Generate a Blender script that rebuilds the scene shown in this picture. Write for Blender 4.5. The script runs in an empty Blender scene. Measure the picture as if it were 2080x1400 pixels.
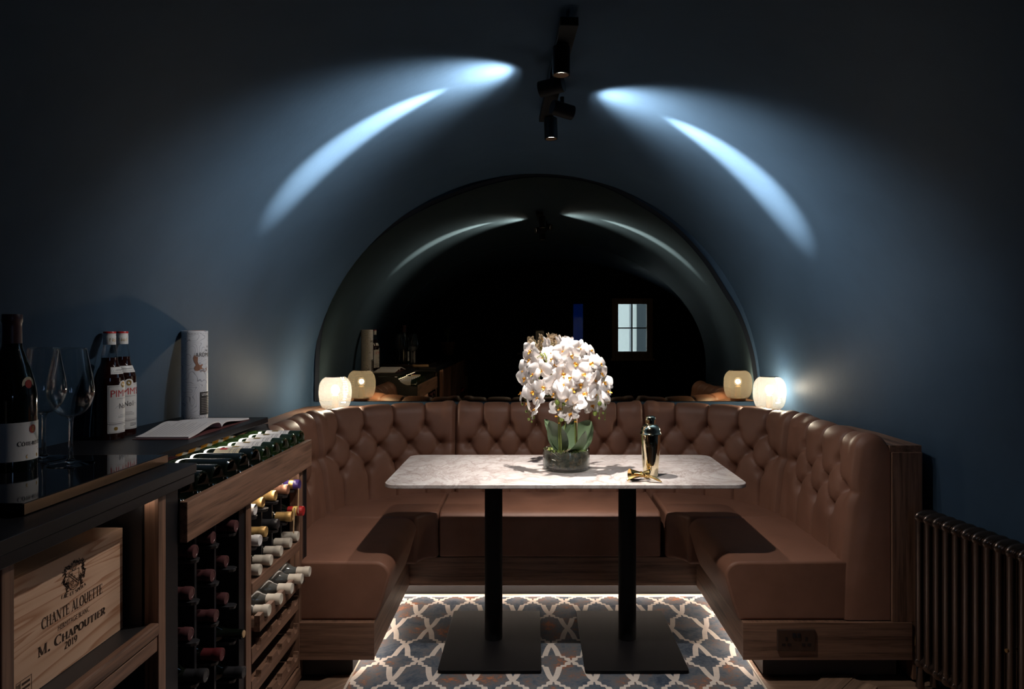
import bpy, math, random
from mathutils import Vector, Matrix
random.seed(7)
S = bpy.context.scene
C = S.collection
PI = math.pi

# ------------------------------------------------------------------ camera
F = 1400.0          # focal length in pixels of the 2080 x 1400 frame
VX, VY, CH = 1081.0, 668.0, 1.35
cam_d = bpy.data.cameras.new('camera')
cam = bpy.data.objects.new('camera', cam_d)
C.objects.link(cam)
cam.location = (0, 0, CH)
cam.rotation_euler = (PI/2, 0, 0)
cam_d.sensor_width = 36.0
cam_d.lens = 36.0*F/2080.0
cam_d.shift_x = -(VX-1040.0)/2080.0
cam_d.shift_y = -(700.0-VY)/2080.0
cam_d.clip_start = 0.05
S.camera = cam

# ------------------------------------------------------------------ world, exposure
w = bpy.data.worlds.new('daylight'); S.world = w
w.use_nodes = True
bg = w.node_tree.nodes['Background']
bg.inputs['Color'].default_value = (0.42, 0.64, 1.0, 1)
bg.inputs['Strength'].default_value = 3.4
# sun outside, shining on the house across the courtyard
sun_d = bpy.data.lights.new('sun', 'SUN'); sun_d.energy = 11.0; sun_d.angle = 0.01; sun_d.color = (0.52, 0.76, 1.0)
sun = bpy.data.objects.new('sun', sun_d); C.objects.link(sun)
sun.rotation_euler = Vector((0.25, -0.75, -0.9)).to_track_quat('-Z', 'Y').to_euler()
S.view_settings.view_transform = 'Standard'
S.view_settings.look = 'None'
S.view_settings.gamma = 1.0
S.view_settings.exposure = 0.0
S.view_settings.use_curve_mapping = False
try:
    S.cycles.use_denoising = True
    S.cycles.caustics_reflective = False
    S.cycles.caustics_refractive = False
    S.cycles.max_bounces = 8
    S.cycles.transparent_max_bounces = 16
    S.cycles.sample_clamp_indirect = 4.0
except Exception:
    pass

# light powers, tuned here
W_DOWN_FAR, W_DOWN_NEAR = 165.0, 26.0
W_SPILL_FAR, W_SPILL_NEAR = 50.0, 98.0
W_SIDE_CORE, W_SIDE_RING, W_SIDE_WIDE = 950.0, 130.0, 16.0
W_LAMP = 9.5
E_KICK, E_RACK, E_SHELF, E_BOTTLES = 38.0, 17.0, 12.0, 16.0
COL_DOWN = (1.0, 0.90, 0.82)
COL_SIDE = (1.0, 0.965, 0.92)
COL_LED = (1.0, 0.84, 0.70)
COL_LAMP = (1.0, 0.93, 0.82)

# ------------------------------------------------------------------ helpers
ORG = {}

class MB:
    def __init__(s):
        s.v = []; s.f = []
    def add(s, vs, fs):
        b = len(s.v); s.v += [tuple(p) for p in vs]
        s.f += [tuple(i+b for i in f) for f in fs]; return s
    def box(s, x0, x1, y0, y1, z0, z1):
        vs = [(x0,y0,z0),(x1,y0,z0),(x1,y1,z0),(x0,y1,z0),(x0,y0,z1),(x1,y0,z1),(x1,y1,z1),(x0,y1,z1)]
        return s.add(vs, [(0,3,2,1),(4,5,6,7),(0,1,5,4),(1,2,6,5),(2,3,7,6),(3,0,4,7)])
    def prism(s, poly, z0, z1):            # poly in XY (counter-clockwise)
        n = len(poly)
        vs = [(p[0],p[1],z0) for p in poly]+[(p[0],p[1],z1) for p in poly]
        fs = [tuple(reversed(range(n))), tuple(range(n,2*n))]
        fs += [(i,(i+1)%n,n+(i+1)%n,n+i) for i in range(n)]
        return s.add(vs, fs)
    def prism_y(s, poly, y0, y1):          # poly in XZ
        n = len(poly)
        vs = [(p[0],y0,p[1]) for p in poly]+[(p[0],y1,p[1]) for p in poly]
        fs = [tuple(range(n)), tuple(reversed(range(n,2*n)))]
        fs += [((i+1)%n,i,n+i,n+(i+1)%n) for i in range(n)]
        return s.add(vs, fs)
    def prism_x(s, poly, x0, x1):          # poly in YZ
        n = len(poly)
        vs = [(x0,p[0],p[1]) for p in poly]+[(x1,p[0],p[1]) for p in poly]
        fs = [tuple(reversed(range(n))), tuple(range(n,2*n))]
        fs += [(i,(i+1)%n,n+(i+1)%n,n+i) for i in range(n)]
        return s.add(vs, fs)
    def lathe(s, prof, c=(0,0,0), n=32, a0=0.0, a1=2*PI, M=None, caps=True):
        full = abs(a1-a0-2*PI) < 1e-6
        m = n if full else n+1
        vs = []
        for r, h in prof:
            for k in range(m):
                a = a0+(a1-a0)*k/n
                p = Vector((r*math.cos(a), r*math.sin(a), h))
                if M is not None: p = M @ p
                vs.append((p.x+c[0], p.y+c[1], p.z+c[2]))
        fs = []
        for i in range(len(prof)-1):
            for k in range(n):
                k2 = (k+1) % m
                fs.append((i*m+k, i*m+k2, (i+1)*m+k2, (i+1)*m+k))
        if full and caps:
            if prof[0][0] > 1e-5: fs.append(tuple(reversed(range(m))))
            if prof[-1][0] > 1e-5: fs.append(tuple(range((len(prof)-1)*m, len(prof)*m)))
        return s.add(vs, fs)
    def cyl(s, p0, p1, r0, r1=None, n=16):
        r1 = r0 if r1 is None else r1
        p0 = Vector(p0); p1 = Vector(p1); d = p1-p0
        q = d.to_track_quat('Z', 'Y').to_matrix()
        return s.lathe([(r0,0),(r1,d.length)], p0, n, M=q)
    def tube(s, pts, r, n=8, flat=1.0, up=Vector((0,0,1))):
        pts = [Vector(p) for p in pts]; m = len(pts)
        rs = r if isinstance(r, (list, tuple)) else [r]*m
        vs = []; fs = []
        for i, p in enumerate(pts):
            d = (pts[min(i+1,m-1)]-pts[max(i-1,0)]).normalized()
            u = d.cross(up)
            if u.length < 1e-4: u = d.cross(Vector((1,0,0)))
            u.normalize(); w_ = u.cross(d).normalized()
            for k in range(n):
                a = 2*PI*k/n
                vs.append(p+u*math.cos(a)*rs[i]+w_*math.sin(a)*rs[i]*flat)
        for i in range(m-1):
            for k in range(n):
                k2 = (k+1) % n
                fs.append((i*n+k, i*n+k2, (i+1)*n+k2, (i+1)*n+k))
        fs.append(tuple(reversed(range(n)))); fs.append(tuple(range((m-1)*n, m*n)))
        return s.add(vs, fs)
    def grid(s, fn, nu, nv):
        vs = [fn(i/nu, j/nv) for j in range(nv+1) for i in range(nu+1)]
        fs = [(j*(nu+1)+i, j*(nu+1)+i+1, (j+1)*(nu+1)+i+1, (j+1)*(nu+1)+i) for j in range(nv) for i in range(nu)]
        return s.add(vs, fs)
    def ball(s, c, r, n=12, m=8, sc=(1,1,1)):
        prof = [(math.sin(PI*i/m), -math.cos(PI*i/m)) for i in range(m+1)]
        prof[0] = (0.0,-1.0); prof[-1] = (0.0,1.0)
        M = Matrix.Diagonal((r*sc[0], r*sc[1], r*sc[2]))
        return s.lathe(prof, c, n, M=M)
    def build(s, name, mat, parent=None, smooth=False, bevel=0.0, seg=2, angle=40, sub=0):
        me = bpy.data.meshes.new(name)
        o = bpy.data.objects.new(name, me)
        C.objects.link(o)
        org = Vector((0,0,0))
        if parent is not None:
            org = ORG.get(parent.name, Vector((0,0,0)))
            o.parent = parent
        ORG[o.name] = org
        me.from_pydata([(p[0]-org.x, p[1]-org.y, p[2]-org.z) for p in s.v], [], s.f)
        me.validate(); me.update()
        me.materials.append(MAT[mat] if isinstance(mat, str) else mat)
        if smooth:
            for p in me.polygons: p.use_smooth = True
            if smooth != 'all':
                try: me.set_sharp_from_angle(angle=math.radians(angle))
                except Exception: pass
        if bevel:
            b = o.modifiers.new('bevel', 'BEVEL'); b.width = bevel; b.segments = seg; b.limit_method = 'ANGLE'
        if sub:
            b = o.modifiers.new('sub', 'SUBSURF'); b.levels = sub; b.render_levels = sub
        return o

def tag(o, label=None, cat=None, group=None, kind=None):
    if label: o['label'] = label
    if cat: o['category'] = cat
    if group: o['group'] = group
    if kind: o['kind'] = kind
    return o

def thing(name, label, cat, loc=(0,0,0), group=None, rot=None):
    o = bpy.data.objects.new(name, None); C.objects.link(o)
    o.location = loc
    o.empty_display_size = 0.05
    if rot: o.rotation_euler = rot
    ORG[o.name] = Vector(loc) if rot is None else Vector((0,0,0))
    return tag(o, label, cat, group)

def dup(root, loc, rot=None, label=None, group=None, mats=None):
    r = root.copy(); C.objects.link(r); r.location = loc
    if rot: r.rotation_euler = rot
    if label: r['label'] = label
    if group: r['group'] = group
    for ch in list(root.children):
        c = ch.copy(); C.objects.link(c); c.parent = r
        for g in list(ch.children):
            d = g.copy(); C.objects.link(d); d.parent = c
    return r

def P(px, py, Y):
    return Vector(((px-VX)*Y/F, Y, CH+(VY-py)*Y/F))

def light(name, kind, loc, power, color, parent=None, direction=None, size=0.01, spot=None, blend=1.0):
    d = bpy.data.lights.new(name, kind); d.energy = power; d.color = color
    o = bpy.data.objects.new(name, d); C.objects.link(o)
    org = ORG.get(parent.name, Vector((0,0,0))) if parent else Vector((0,0,0))
    o.location = Vector(loc)-org
    if parent: o.parent = parent
    if direction is not None:
        o.rotation_euler = Vector(direction).to_track_quat('-Z', 'Y').to_euler()
    if kind in ('POINT', 'SPOT'): d.shadow_soft_size = size
    if kind == 'SPOT':
        d.spot_size = math.radians(spot); d.spot_blend = blend
    return o

# ------------------------------------------------------------------ materials
MAT = {}
def nodes(name):
    m = bpy.data.materials.new(name); m.use_nodes = True; MAT[name] = m
    nt = m.node_tree; return m, nt, nt.nodes['Principled BSDF']
def N(nt, t, **kw):
    n = nt.nodes.new(t)
    for k, v in kw.items(): setattr(n, k, v)
    return n
def L(nt, a, b): nt.links.new(a, b)
def ramp(nt, fac, stops):
    r = N(nt, 'ShaderNodeValToRGB'); el = r.color_ramp.elements
    while len(el) < len(stops): el.new(0.5)
    for e, (p, c) in zip(el, stops):
        e.position = p; e.color = (*c, 1) if len(c) == 3 else c
    L(nt, fac, r.inputs['Fac']); return r.outputs['Color']
def coords(nt, scale=(1,1,1), rot=(0,0,0)):
    t = N(nt, 'ShaderNodeTexCoord'); mp = N(nt, 'ShaderNodeMapping')
    mp.inputs['Scale'].default_value = scale; mp.inputs['Rotation'].default_value = rot
    L(nt, t.outputs['Object'], mp.inputs['Vector']); return mp.outputs['Vector']
def noise(nt, vec, scale, detail=4, rough=0.55, dist=0.0):
    n = N(nt, 'ShaderNodeTexNoise'); n.inputs['Scale'].default_value = scale
    n.inputs['Detail'].default_value = detail; n.inputs['Roughness'].default_value = rough
    n.inputs['Distortion'].default_value = dist
    if vec is not None: L(nt, vec, n.inputs['Vector'])
    return n
def bump(nt, bs, h, strength, dist=0.002):
    b = N(nt, 'ShaderNodeBump'); b.inputs['Strength'].default_value = strength
    b.inputs['Distance'].default_value = dist
    L(nt, h, b.inputs['Height']); L(nt, b.outputs['Normal'], bs.inputs['Normal'])
def plain(name, col, rough=0.5, metal=0.0, spec=0.5, coat=0.0, em=None, es=0.0, sub=0.0):
    m, nt, b = nodes(name)
    b.inputs['Base Color'].default_value = (*col, 1); b.inputs['Roughness'].default_value = rough
    b.inputs['Metallic'].default_value = metal; b.inputs['Specular IOR Level'].default_value = spec
    b.inputs['Coat Weight'].default_value = coat
    if em: b.inputs['Emission Color'].default_value = (*em, 1); b.inputs['Emission Strength'].default_value = es
    return m
def wood(name, c0, c1, axis, scale=1.0, rough=0.45):
    m, nt, b = nodes(name)
    sc = [55.0*scale]*3; sc['xyz'.index(axis)] = 2.2*scale
    v = coords(nt, tuple(sc))
    n1 = noise(nt, v, 1.0, 6, 0.62, 0.6)
    v2 = coords(nt, tuple(5*s_ for s_ in sc)); n2 = noise(nt, v2, 1.0, 3, 0.6)
    mx = N(nt, 'ShaderNodeMath', operation='MULTIPLY_ADD'); mx.inputs[1].default_value = 0.35
    L(nt, n2.outputs['Fac'], mx.inputs[0]); L(nt, n1.outputs['Fac'], mx.inputs[2])
    col = ramp(nt, mx.outputs[0], [(0.48, c0), (0.62, tuple((a+b_)/2 for a, b_ in zip(c0, c1))), (0.82, c1)])
    L(nt, col, b.inputs['Base Color']); b.inputs['Roughness'].default_value = rough
    bump(nt, b, mx.outputs[0], 0.12, 0.001)
    return m

def paint(name, base, rough):
    m, nt, b = nodes(name)
    v = coords(nt)
    n1 = noise(nt, v, 2.2, 5, 0.6)
    col = ramp(nt, n1.outputs['Fac'], [(0.3, tuple(c*0.9 for c in base)), (0.7, tuple(c*1.1 for c in base))])
    L(nt, col, b.inputs['Base Color'])
    n2 = noise(nt, v, 130, 3, 0.5); n3 = noise(nt, v, 4.0, 4, 0.55)
    ad = N(nt, 'ShaderNodeMath', operation='MULTIPLY_ADD'); ad.inputs[1].default_value = 14.0
    L(nt, n3.outputs['Fac'], ad.inputs[0]); L(nt, n2.outputs['Fac'], ad.inputs[2])
    bump(nt, b, ad.outputs[0], 0.16, 0.0012)
    b.inputs['Roughness'].default_value = rough; b.inputs['Specular IOR Level'].default_value = 0.035
paint('blue_paint', (0.034, 0.060, 0.094), 0.5)
paint('dark_paint', (0.010, 0.012, 0.016), 0.6)

# leather
m, nt, b = nodes('leather')
v = coords(nt)
n1 = noise(nt, v, 6, 5, 0.6); n2 = noise(nt, v, 260, 3, 0.6)
vo = N(nt, 'ShaderNodeTexVoronoi'); vo.inputs['Scale'].default_value = 330; L(nt, v, vo.inputs['Vector'])
col = ramp(nt, n1.outputs['Fac'], [(0.3, (0.165, 0.076, 0.047)), (0.7, (0.215, 0.102, 0.066))])
L(nt, col, b.inputs['Base Color'])
b.inputs['Roughness'].default_value = 0.52; b.inputs['Specular IOR Level'].default_value = 0.4
bump(nt, b, vo.outputs['Distance'], 0.12, 0.0006)
plain('leather_seam', (0.06, 0.028, 0.018), 0.6)

wood('walnut_y', (0.060, 0.029, 0.017), (0.235, 0.128, 0.082), 'y')
wood('walnut_x', (0.060, 0.029, 0.017), (0.235, 0.128, 0.082), 'x')
wood('walnut_z', (0.060, 0.029, 0.017), (0.235, 0.128, 0.082), 'z')
wood('oak_plank', (0.08, 0.046, 0.029), (0.22, 0.138, 0.09), 'x', 0.8, 0.5)
wood('window_wood', (0.10, 0.06, 0.035), (0.25, 0.16, 0.10), 'z')

# pine crate: strong flat-sawn stripes running along the crate
m, nt, b = nodes('pine')
v = coords(nt, (1, 0.8, 10))
nz = noise(nt, v, 1.3, 3, 0.5, 0.4)
wv = N(nt, 'ShaderNodeMath', operation='MULTIPLY'); wv.inputs[1].default_value = 15.0
L(nt, nz.outputs['Fac'], wv.inputs[0])
fr = N(nt, 'ShaderNodeMath', operation='FRACT'); L(nt, wv.outputs[0], fr.inputs[0])
col = ramp(nt, fr.outputs[0], [(0.0, (0.64, 0.42, 0.29)), (0.62, (0.58, 0.36, 0.235)), (0.90, (0.38, 0.18, 0.095)), (1.0, (0.64, 0.42, 0.29))])
L(nt, col, b.inputs['Base Color']); b.inputs['Roughness'].default_value = 0.6

# marble
m, nt, b = nodes('marble')
v = coords(nt)
n0 = noise(nt, v, 3.0, 6, 0.65, 0.8)
sc_ = N(nt, 'ShaderNodeVectorMath', operation='MULTIPLY_ADD')
sc_.inputs[1].default_value = (0.8,)*3
L(nt, n0.outputs['Color'], sc_.inputs[0]); L(nt, v, sc_.inputs[2])
vv = N(nt, 'ShaderNodeTexVoronoi', feature='DISTANCE_TO_EDGE'); vv.inputs['Scale'].default_value = 4.2
L(nt, sc_.outputs[0], vv.inputs['Vector'])
vein = ramp(nt, vv.outputs['Distance'], [(0.0, (0.42, 0.37, 0.35)), (0.02, (0.52, 0.48, 0.465)), (0.10, (0.61, 0.58, 0.57))])
n1 = noise(nt, sc_.outputs[0], 5, 8, 0.7)
cloud = ramp(nt, n1.outputs['Fac'], [(0.36, (0.66, 0.60, 0.575)), (0.50, (0.90, 0.88, 0.87)), (0.62, (1, 1, 1))])
mu = N(nt, 'ShaderNodeMix', data_type='RGBA', blend_type='MULTIPLY'); mu.inputs['Factor'].default_value = 0.9
L(nt, vein, mu.inputs['A']); L(nt, cloud, mu.inputs['B'])
L(nt, mu.outputs['Result'], b.inputs['Base Color']); b.inputs['Roughness'].default_value = 0.09
plain('marble_edge', (0.42, 0.39, 0.38), 0.4)

# rug: trellis of stepped ogees, cream on faded slate and rust
m, nt, b = nodes('rug')
tc = N(nt, 'ShaderNodeTexCoord'); sp = N(nt, 'ShaderNodeSeparateXYZ')
wob = noise(nt, tc.outputs['Object'], 22, 3, 0.5)
wv = N(nt, 'ShaderNodeVectorMath', operation='MULTIPLY_ADD'); wv.inputs[1].default_value = (0.003,)*3
L(nt, wob.outputs['Color'], wv.inputs[0]); L(nt, tc.outputs['Object'], wv.inputs[2])
L(nt, wv.outputs[0], sp.inputs[0])
def M_(op, a, b_=None, c_=None):
    n = N(nt, 'ShaderNodeMath', operation=op)
    for i, q in enumerate((a, b_, c_)):
        if q is None: continue
        if isinstance(q, (int, float)): n.inputs[i].default_value = q
        else: L(nt, q, n.inputs[i])
    return n.outputs[0]
HX, HY = 0.0775, 0.153
xs = M_('DIVIDE', M_('ADD', sp.outputs['X'], 20*HX+0.542-0.004), HX)
ys = M_('DIVIDE', M_('ADD', sp.outputs['Y'], 48*HY-2.629-0.004), HY)
u0 = M_('PINGPONG', xs, 1.0)
k = M_('FLOOR', ys); t = M_('FRACT', ys)
kodd = M_('MODULO', k, 2.0)
orient = M_('LESS_THAN', M_('MODULO', M_('ADD', k, 1.0), 4.0), 1.5)    # 1: steps at the far end
flip = M_('ABSOLUTE', M_('SUBTRACT', kodd, orient))
def lerp_flip(val, fl): # val -> 1-val when fl = 1
    return M_('ADD', M_('MULTIPLY', val, M_('SUBTRACT', 1.0, M_('MULTIPLY', fl, 2.0))), fl)
u = lerp_flip(u0, flip)
t2 = lerp_flip(t, orient)
cr = ramp(nt, t2, [(0.0, (0.0,)*3), (0.07, (0.19,)*3), (0.19, (0.21,)*3), (0.205, (0.42,)*3), (0.285, (0.44,)*3), (0.30, (0.64,)*3), (0.50, (0.71,)*3), (0.70, (0.79,)*3), (0.86, (0.88,)*3), (1.0, (1.0,)*3)])
dist = M_('ABSOLUTE', M_('SUBTRACT', u, cr))
line = M_('LESS_THAN', dist, 0.15)
border = M_('GREATER_THAN', sp.outputs['Y'], 3.452)
line = M_('MAXIMUM', line, border)
v = coords(nt, (1, 1, 1))
n1 = noise(nt, v, 5, 6, 0.75, 0.3)
vs_ = coords(nt, (60, 420, 60)); n2 = noise(nt, vs_, 1.0, 3, 0.7)
mixf = M_('MULTIPLY_ADD', n2.outputs['Fac'], 0.35, n1.outputs['Fac'])
cell = ramp(nt, mixf, [(0.52, (0.032, 0.047, 0.072)), (0.63, (0.080, 0.098, 0.122)), (0.70, (0.115, 0.12, 0.13)), (0.76, (0.13, 0.098, 0.088)), (0.83, (0.36, 0.14, 0.07))])
cream = ramp(nt, mixf, [(0.45, (0.46, 0.41, 0.37)), (0.85, (0.60, 0.55, 0.50))])
mx = N(nt, 'ShaderNodeMix', data_type='RGBA'); L(nt, line, mx.inputs['Factor']); L(nt, cell, mx.inputs['A']); L(nt, cream, mx.inputs['B'])
L(nt, mx.outputs['Result'], b.inputs['Base Color']); b.inputs['Roughness'].default_value = 0.95
b.inputs['Specular IOR Level'].default_value = 0.1
bump(nt, b, n2.outputs['Fac'], 0.4, 0.002)

plain('rug_binding', (0.45, 0.40, 0.34), 0.9)
plain('black_lacquer', (0.010, 0.010, 0.012), 0.38, 0.0, 0.25)
plain('black_board', (0.016, 0.015, 0.016), 0.45)
plain('black_gloss', (0.006, 0.006, 0.008), 0.05)
plain('black_metal', (0.005, 0.005, 0.006), 0.6, 0.0, 0.1)
plain('black_rubber', (0.018, 0.018, 0.020), 0.35)
plain('bronze', (0.20, 0.13, 0.085), 0.32, 1.0)
plain('rad_bronze', (0.16, 0.12, 0.10), 0.27, 0.9)
plain('brass', (0.45, 0.30, 0.14), 0.3, 1.0)
plain('gold', (0.95, 0.64, 0.24), 0.2, 1.0)
plain('gold_pale', (0.95, 0.84, 0.58), 0.09, 1.0)
plain('socket_plate', (0.06, 0.035, 0.024), 0.4, 0.4)
plain('steel_dark', (0.25, 0.22, 0.20), 0.3, 1.0)
plain('bottle_glass', (0.004, 0.006, 0.004), 0.06, 0.0, 0.6, 0.3)
plain('bottle_green', (0.010, 0.020, 0.006), 0.07, 0.0, 0.6, 0.3)
plain('bottle_clear', (0.085, 0.09, 0.085), 0.1)
plain('liquor', (0.018, 0.004, 0.003), 0.05, 0.0, 0.6, 0.3)
plain('label_white', (0.70, 0.68, 0.66), 0.5)
plain('label_cream', (0.62, 0.54, 0.38), 0.55)
plain('ink_black', (0.015, 0.013, 0.012), 0.6)
plain('ink_burnt', (0.045, 0.022, 0.012), 0.7)
plain('ink_red', (0.50, 0.03, 0.03), 0.5)
plain('ink_grey', (0.25, 0.25, 0.26), 0.6)
plain('ink_gold', (0.62, 0.40, 0.12), 0.3, 0.8)
plain('wax_red', (0.30, 0.02, 0.015), 0.4)
plain('cap_oxblood', (0.075, 0.012, 0.014), 0.38)
plain('paper', (0.72, 0.69, 0.68), 0.6)
plain('cover_maroon', (0.12, 0.04, 0.04), 0.5)
plain('cap_white', (0.66, 0.64, 0.62), 0.4)
plain('cap_ivory', (0.60, 0.55, 0.46), 0.42)
plain('cap_gold', (0.62, 0.40, 0.15), 0.35, 0.5)
plain('cap_copper', (0.34, 0.17, 0.11), 0.38, 0.5)
plain('cap_purple', (0.05, 0.03, 0.16), 0.3)
plain('cap_red', (0.42, 0.02, 0.02), 0.3)
plain('cap_yellow', (0.75, 0.55, 0.16), 0.4)
plain('cap_black', (0.018, 0.018, 0.02), 0.35)
plain('cap_burgundy', (0.075, 0.028, 0.03), 0.38)
plain('cap_orange', (0.62, 0.27, 0.03), 0.38)
plain('cork', (0.50, 0.32, 0.17), 0.7)
plain('leaf_green', (0.095, 0.145, 0.080), 0.36)
plain('stem_green', (0.16, 0.20, 0.04), 0.45)
plain('bud_green', (0.20, 0.28, 0.05), 0.45)
plain('stake', (0.28, 0.18, 0.10), 0.6)
plain('lip_yellow', (0.85, 0.42, 0.05), 0.5)
plain('tape_led', (0.8, 0.8, 0.8), 0.5, em=COL_LED, es=E_KICK)
plain('rack_led', (0.8, 0.8, 0.8), 0.5, em=COL_LED, es=E_RACK)
plain('added_tray_glow', (0.8, 0.8, 0.8), 0.5, em=COL_LED, es=E_RACK*0.3)  # weak glow for the strip added above the top tray
plain('shelf_led', (0.8, 0.8, 0.8), 0.5, em=COL_LED, es=E_SHELF)
plain('display_led', (0.8, 0.8, 0.8), 0.5, em=(1, 0.93, 0.85), es=E_BOTTLES)
plain('lens_glow', (0.8, 0.8, 0.8), 0.3, em=(1, 0.94, 0.88), es=22.0)
plain('lens_dim', (0.8, 0.8, 0.8), 0.3, em=(1, 0.94, 0.88), es=6.0)
plain('bulb_glow', (0.8, 0.8, 0.8), 0.3, em=COL_LAMP, es=1.6)
plain('house_white', (0.75, 0.75, 0.74), 0.8)
plain('house_dark', (0.05, 0.06, 0.07), 0.5)
plain('foliage', (0.06, 0.16, 0.04), 0.7)
plain('terracotta', (0.16, 0.08, 0.045), 0.7)
plain('canister', (0.30, 0.28, 0.27), 0.4)

# orchid petal: white, lets light through
m, nt, b = nodes('petal')
b.inputs['Base Color'].default_value = (0.86, 0.83, 0.82, 1); b.inputs['Roughness'].default_value = 0.5
tr = N(nt, 'ShaderNodeBsdfTranslucent'); tr.inputs['Color'].default_value = (0.85, 0.78, 0.74, 1)
mx = N(nt, 'ShaderNodeMixShader'); mx.inputs[0].default_value = 0.28
out = nt.nodes['Material Output']
L(nt, b.outputs[0], mx.inputs[1]); L(nt, tr.outputs[0], mx.inputs[2]); L(nt, mx.outputs[0], out.inputs['Surface'])

def thin_glass(name, tint=(1,1,1), frost=0.0, ior=1.5, extra=0.0, frost_col=(1, 0.95, 0.85)):
    m, nt, b = nodes(name); nt.nodes.remove(b)
    out = nt.nodes['Material Output']
    t = N(nt, 'ShaderNodeBsdfTransparent'); t.inputs['Color'].default_value = (*tint, 1)
    g = N(nt, 'ShaderNodeBsdfGlossy'); g.inputs['Roughness'].default_value = 0.03
    lw = N(nt, 'ShaderNodeLayerWeight'); lw.inputs['Blend'].default_value = 0.5
    pw = N(nt, 'ShaderNodeMath', operation='POWER'); pw.inputs[1].default_value = 2.6; L(nt, lw.outputs['Facing'], pw.inputs[0])
    fr = N(nt, 'ShaderNodeMath', operation='MULTIPLY_ADD'); fr.inputs[1].default_value = 0.95; fr.inputs[2].default_value = 0.04
    L(nt, pw.outputs[0], fr.inputs[0])
    a = t.outputs[0]
    if frost:
        d = N(nt, 'ShaderNodeBsdfTranslucent'); d.inputs['Color'].default_value = (*frost_col, 1)
        mm = N(nt, 'ShaderNodeMixShader'); mm.inputs[0].default_value = frost
        L(nt, a, mm.inputs[1]); L(nt, d.outputs[0], mm.inputs[2]); a = mm.outputs[0]
    ad = N(nt, 'ShaderNodeMath', operation='ADD'); ad.inputs[1].default_value = extra; ad.use_clamp = True
    L(nt, fr.outputs[0], ad.inputs[0])
    mx = N(nt, 'ShaderNodeMixShader')
    L(nt, ad.outputs[0], mx.inputs[0]); L(nt, a, mx.inputs[1]); L(nt, g.outputs[0], mx.inputs[2])
    L(nt, mx.outputs[0], out.inputs['Surface']); return m, nt
thin_glass('glass', (0.97, 0.98, 0.98))
m, nt, b = nodes('solid_glass')
b.inputs['Transmission Weight'].default_value = 1.0; b.inputs['Roughness'].default_value = 0.0; b.inputs['IOR'].default_value = 1.5
thin_glass('vase_glass', (0.80, 0.84, 0.80), extra=0.04)
thin_glass('bulb_glass', (1, 0.97, 0.90), frost=0.03, frost_col=(1.0, 0.93, 0.80))
thin_glass('pane', (0.92, 0.95, 0.98))
thin_glass('pane_blue', (0.012, 0.06, 0.18))
thin_glass('pane_dim', (0.006, 0.008, 0.012))
m, nt = thin_glass('shade_glass', (1, 0.97, 0.90), frost=0.22, frost_col=(1.0, 0.95, 0.85))
# moulded criss-cross relief of the shade: thicker glass scatters more
tc = N(nt, 'ShaderNodeTexCoord'); sp = N(nt, 'ShaderNodeSeparateXYZ'); L(nt, tc.outputs['Object'], sp.inputs[0])
def MM(op, a, b_=None):
    n = N(nt, 'ShaderNodeMath', operation=op)
    for i, q in enumerate((a, b_)):
        if q is None: continue
        if isinstance(q, (int, float)): n.inputs[i].default_value = q
        else: L(nt, q, n.inputs[i])
    return n.outputs[0]
an = MM('MULTIPLY', MM('ARCTAN2', sp.outputs['Y'], sp.outputs['X']), 20.0)
zz = MM('MULTIPLY', sp.outputs['Z'], 330.0)
pat = MM('MULTIPLY', MM('ABSOLUTE', MM('SINE', MM('ADD', an, zz))), MM('ABSOLUTE', MM('SINE', MM('SUBTRACT', an, zz))))
fac = MM('ADD', MM('MULTIPLY', pat, -0.06), 0.085)
for nd_ in nt.nodes:
    if nd_.type == 'MIX_SHADER' and abs(nd_.inputs[0].default_value-0.22) < 1e-4: L(nt, fac, nd_.inputs[0])

# bronze-tinted mirror
m, nt, b = nodes('mirror_glass'); nt.nodes.remove(b)
g = N(nt, 'ShaderNodeBsdfGlossy'); g.inputs['Roughness'].default_value = 0.0
g.inputs['Color'].default_value = (0.36, 0.295, 0.20, 1)
L(nt, g.outputs[0], nt.nodes['Material Output'].inputs['Surface'])

# soil and moss mixture
m, nt, b = nodes('soil')
n1 = noise(nt, coords(nt), 60, 4, 0.7)
col = ramp(nt, n1.outputs['Fac'], [(0.35, (0.012, 0.010, 0.007)), (0.52, (0.05, 0.055, 0.03)), (0.62, (0.15, 0.07, 0.04)), (0.72, (0.12, 0.15, 0.03))])
L(nt, col, b.inputs['Base Color']); b.inputs['Roughness'].default_value = 0.9
bump(nt, b, n1.outputs['Fac'], 1.0, 0.01)

# whisky tube: grey card with contour lines
m, nt, b = nodes('contour_card')
n1 = noise(nt, coords(nt), 11, 2, 0.4, 0.3)
mm = N(nt, 'ShaderNodeMath', operation='MULTIPLY'); mm.inputs[1].default_value = 22.0; L(nt, n1.outputs['Fac'], mm.inputs[0])
ff = N(nt, 'ShaderNodeMath', operation='FRACT'); L(nt, mm.outputs[0], ff.inputs[0])
col = ramp(nt, ff.outputs[0], [(0.0, (0.22, 0.22, 0.25)), (0.09, (0.24, 0.24, 0.27)), (0.14, (0.50, 0.50, 0.53)), (0.95, (0.50, 0.50, 0.53))])
L(nt, col, b.inputs['Base Color']); b.inputs['Roughness'].default_value = 0.45

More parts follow.
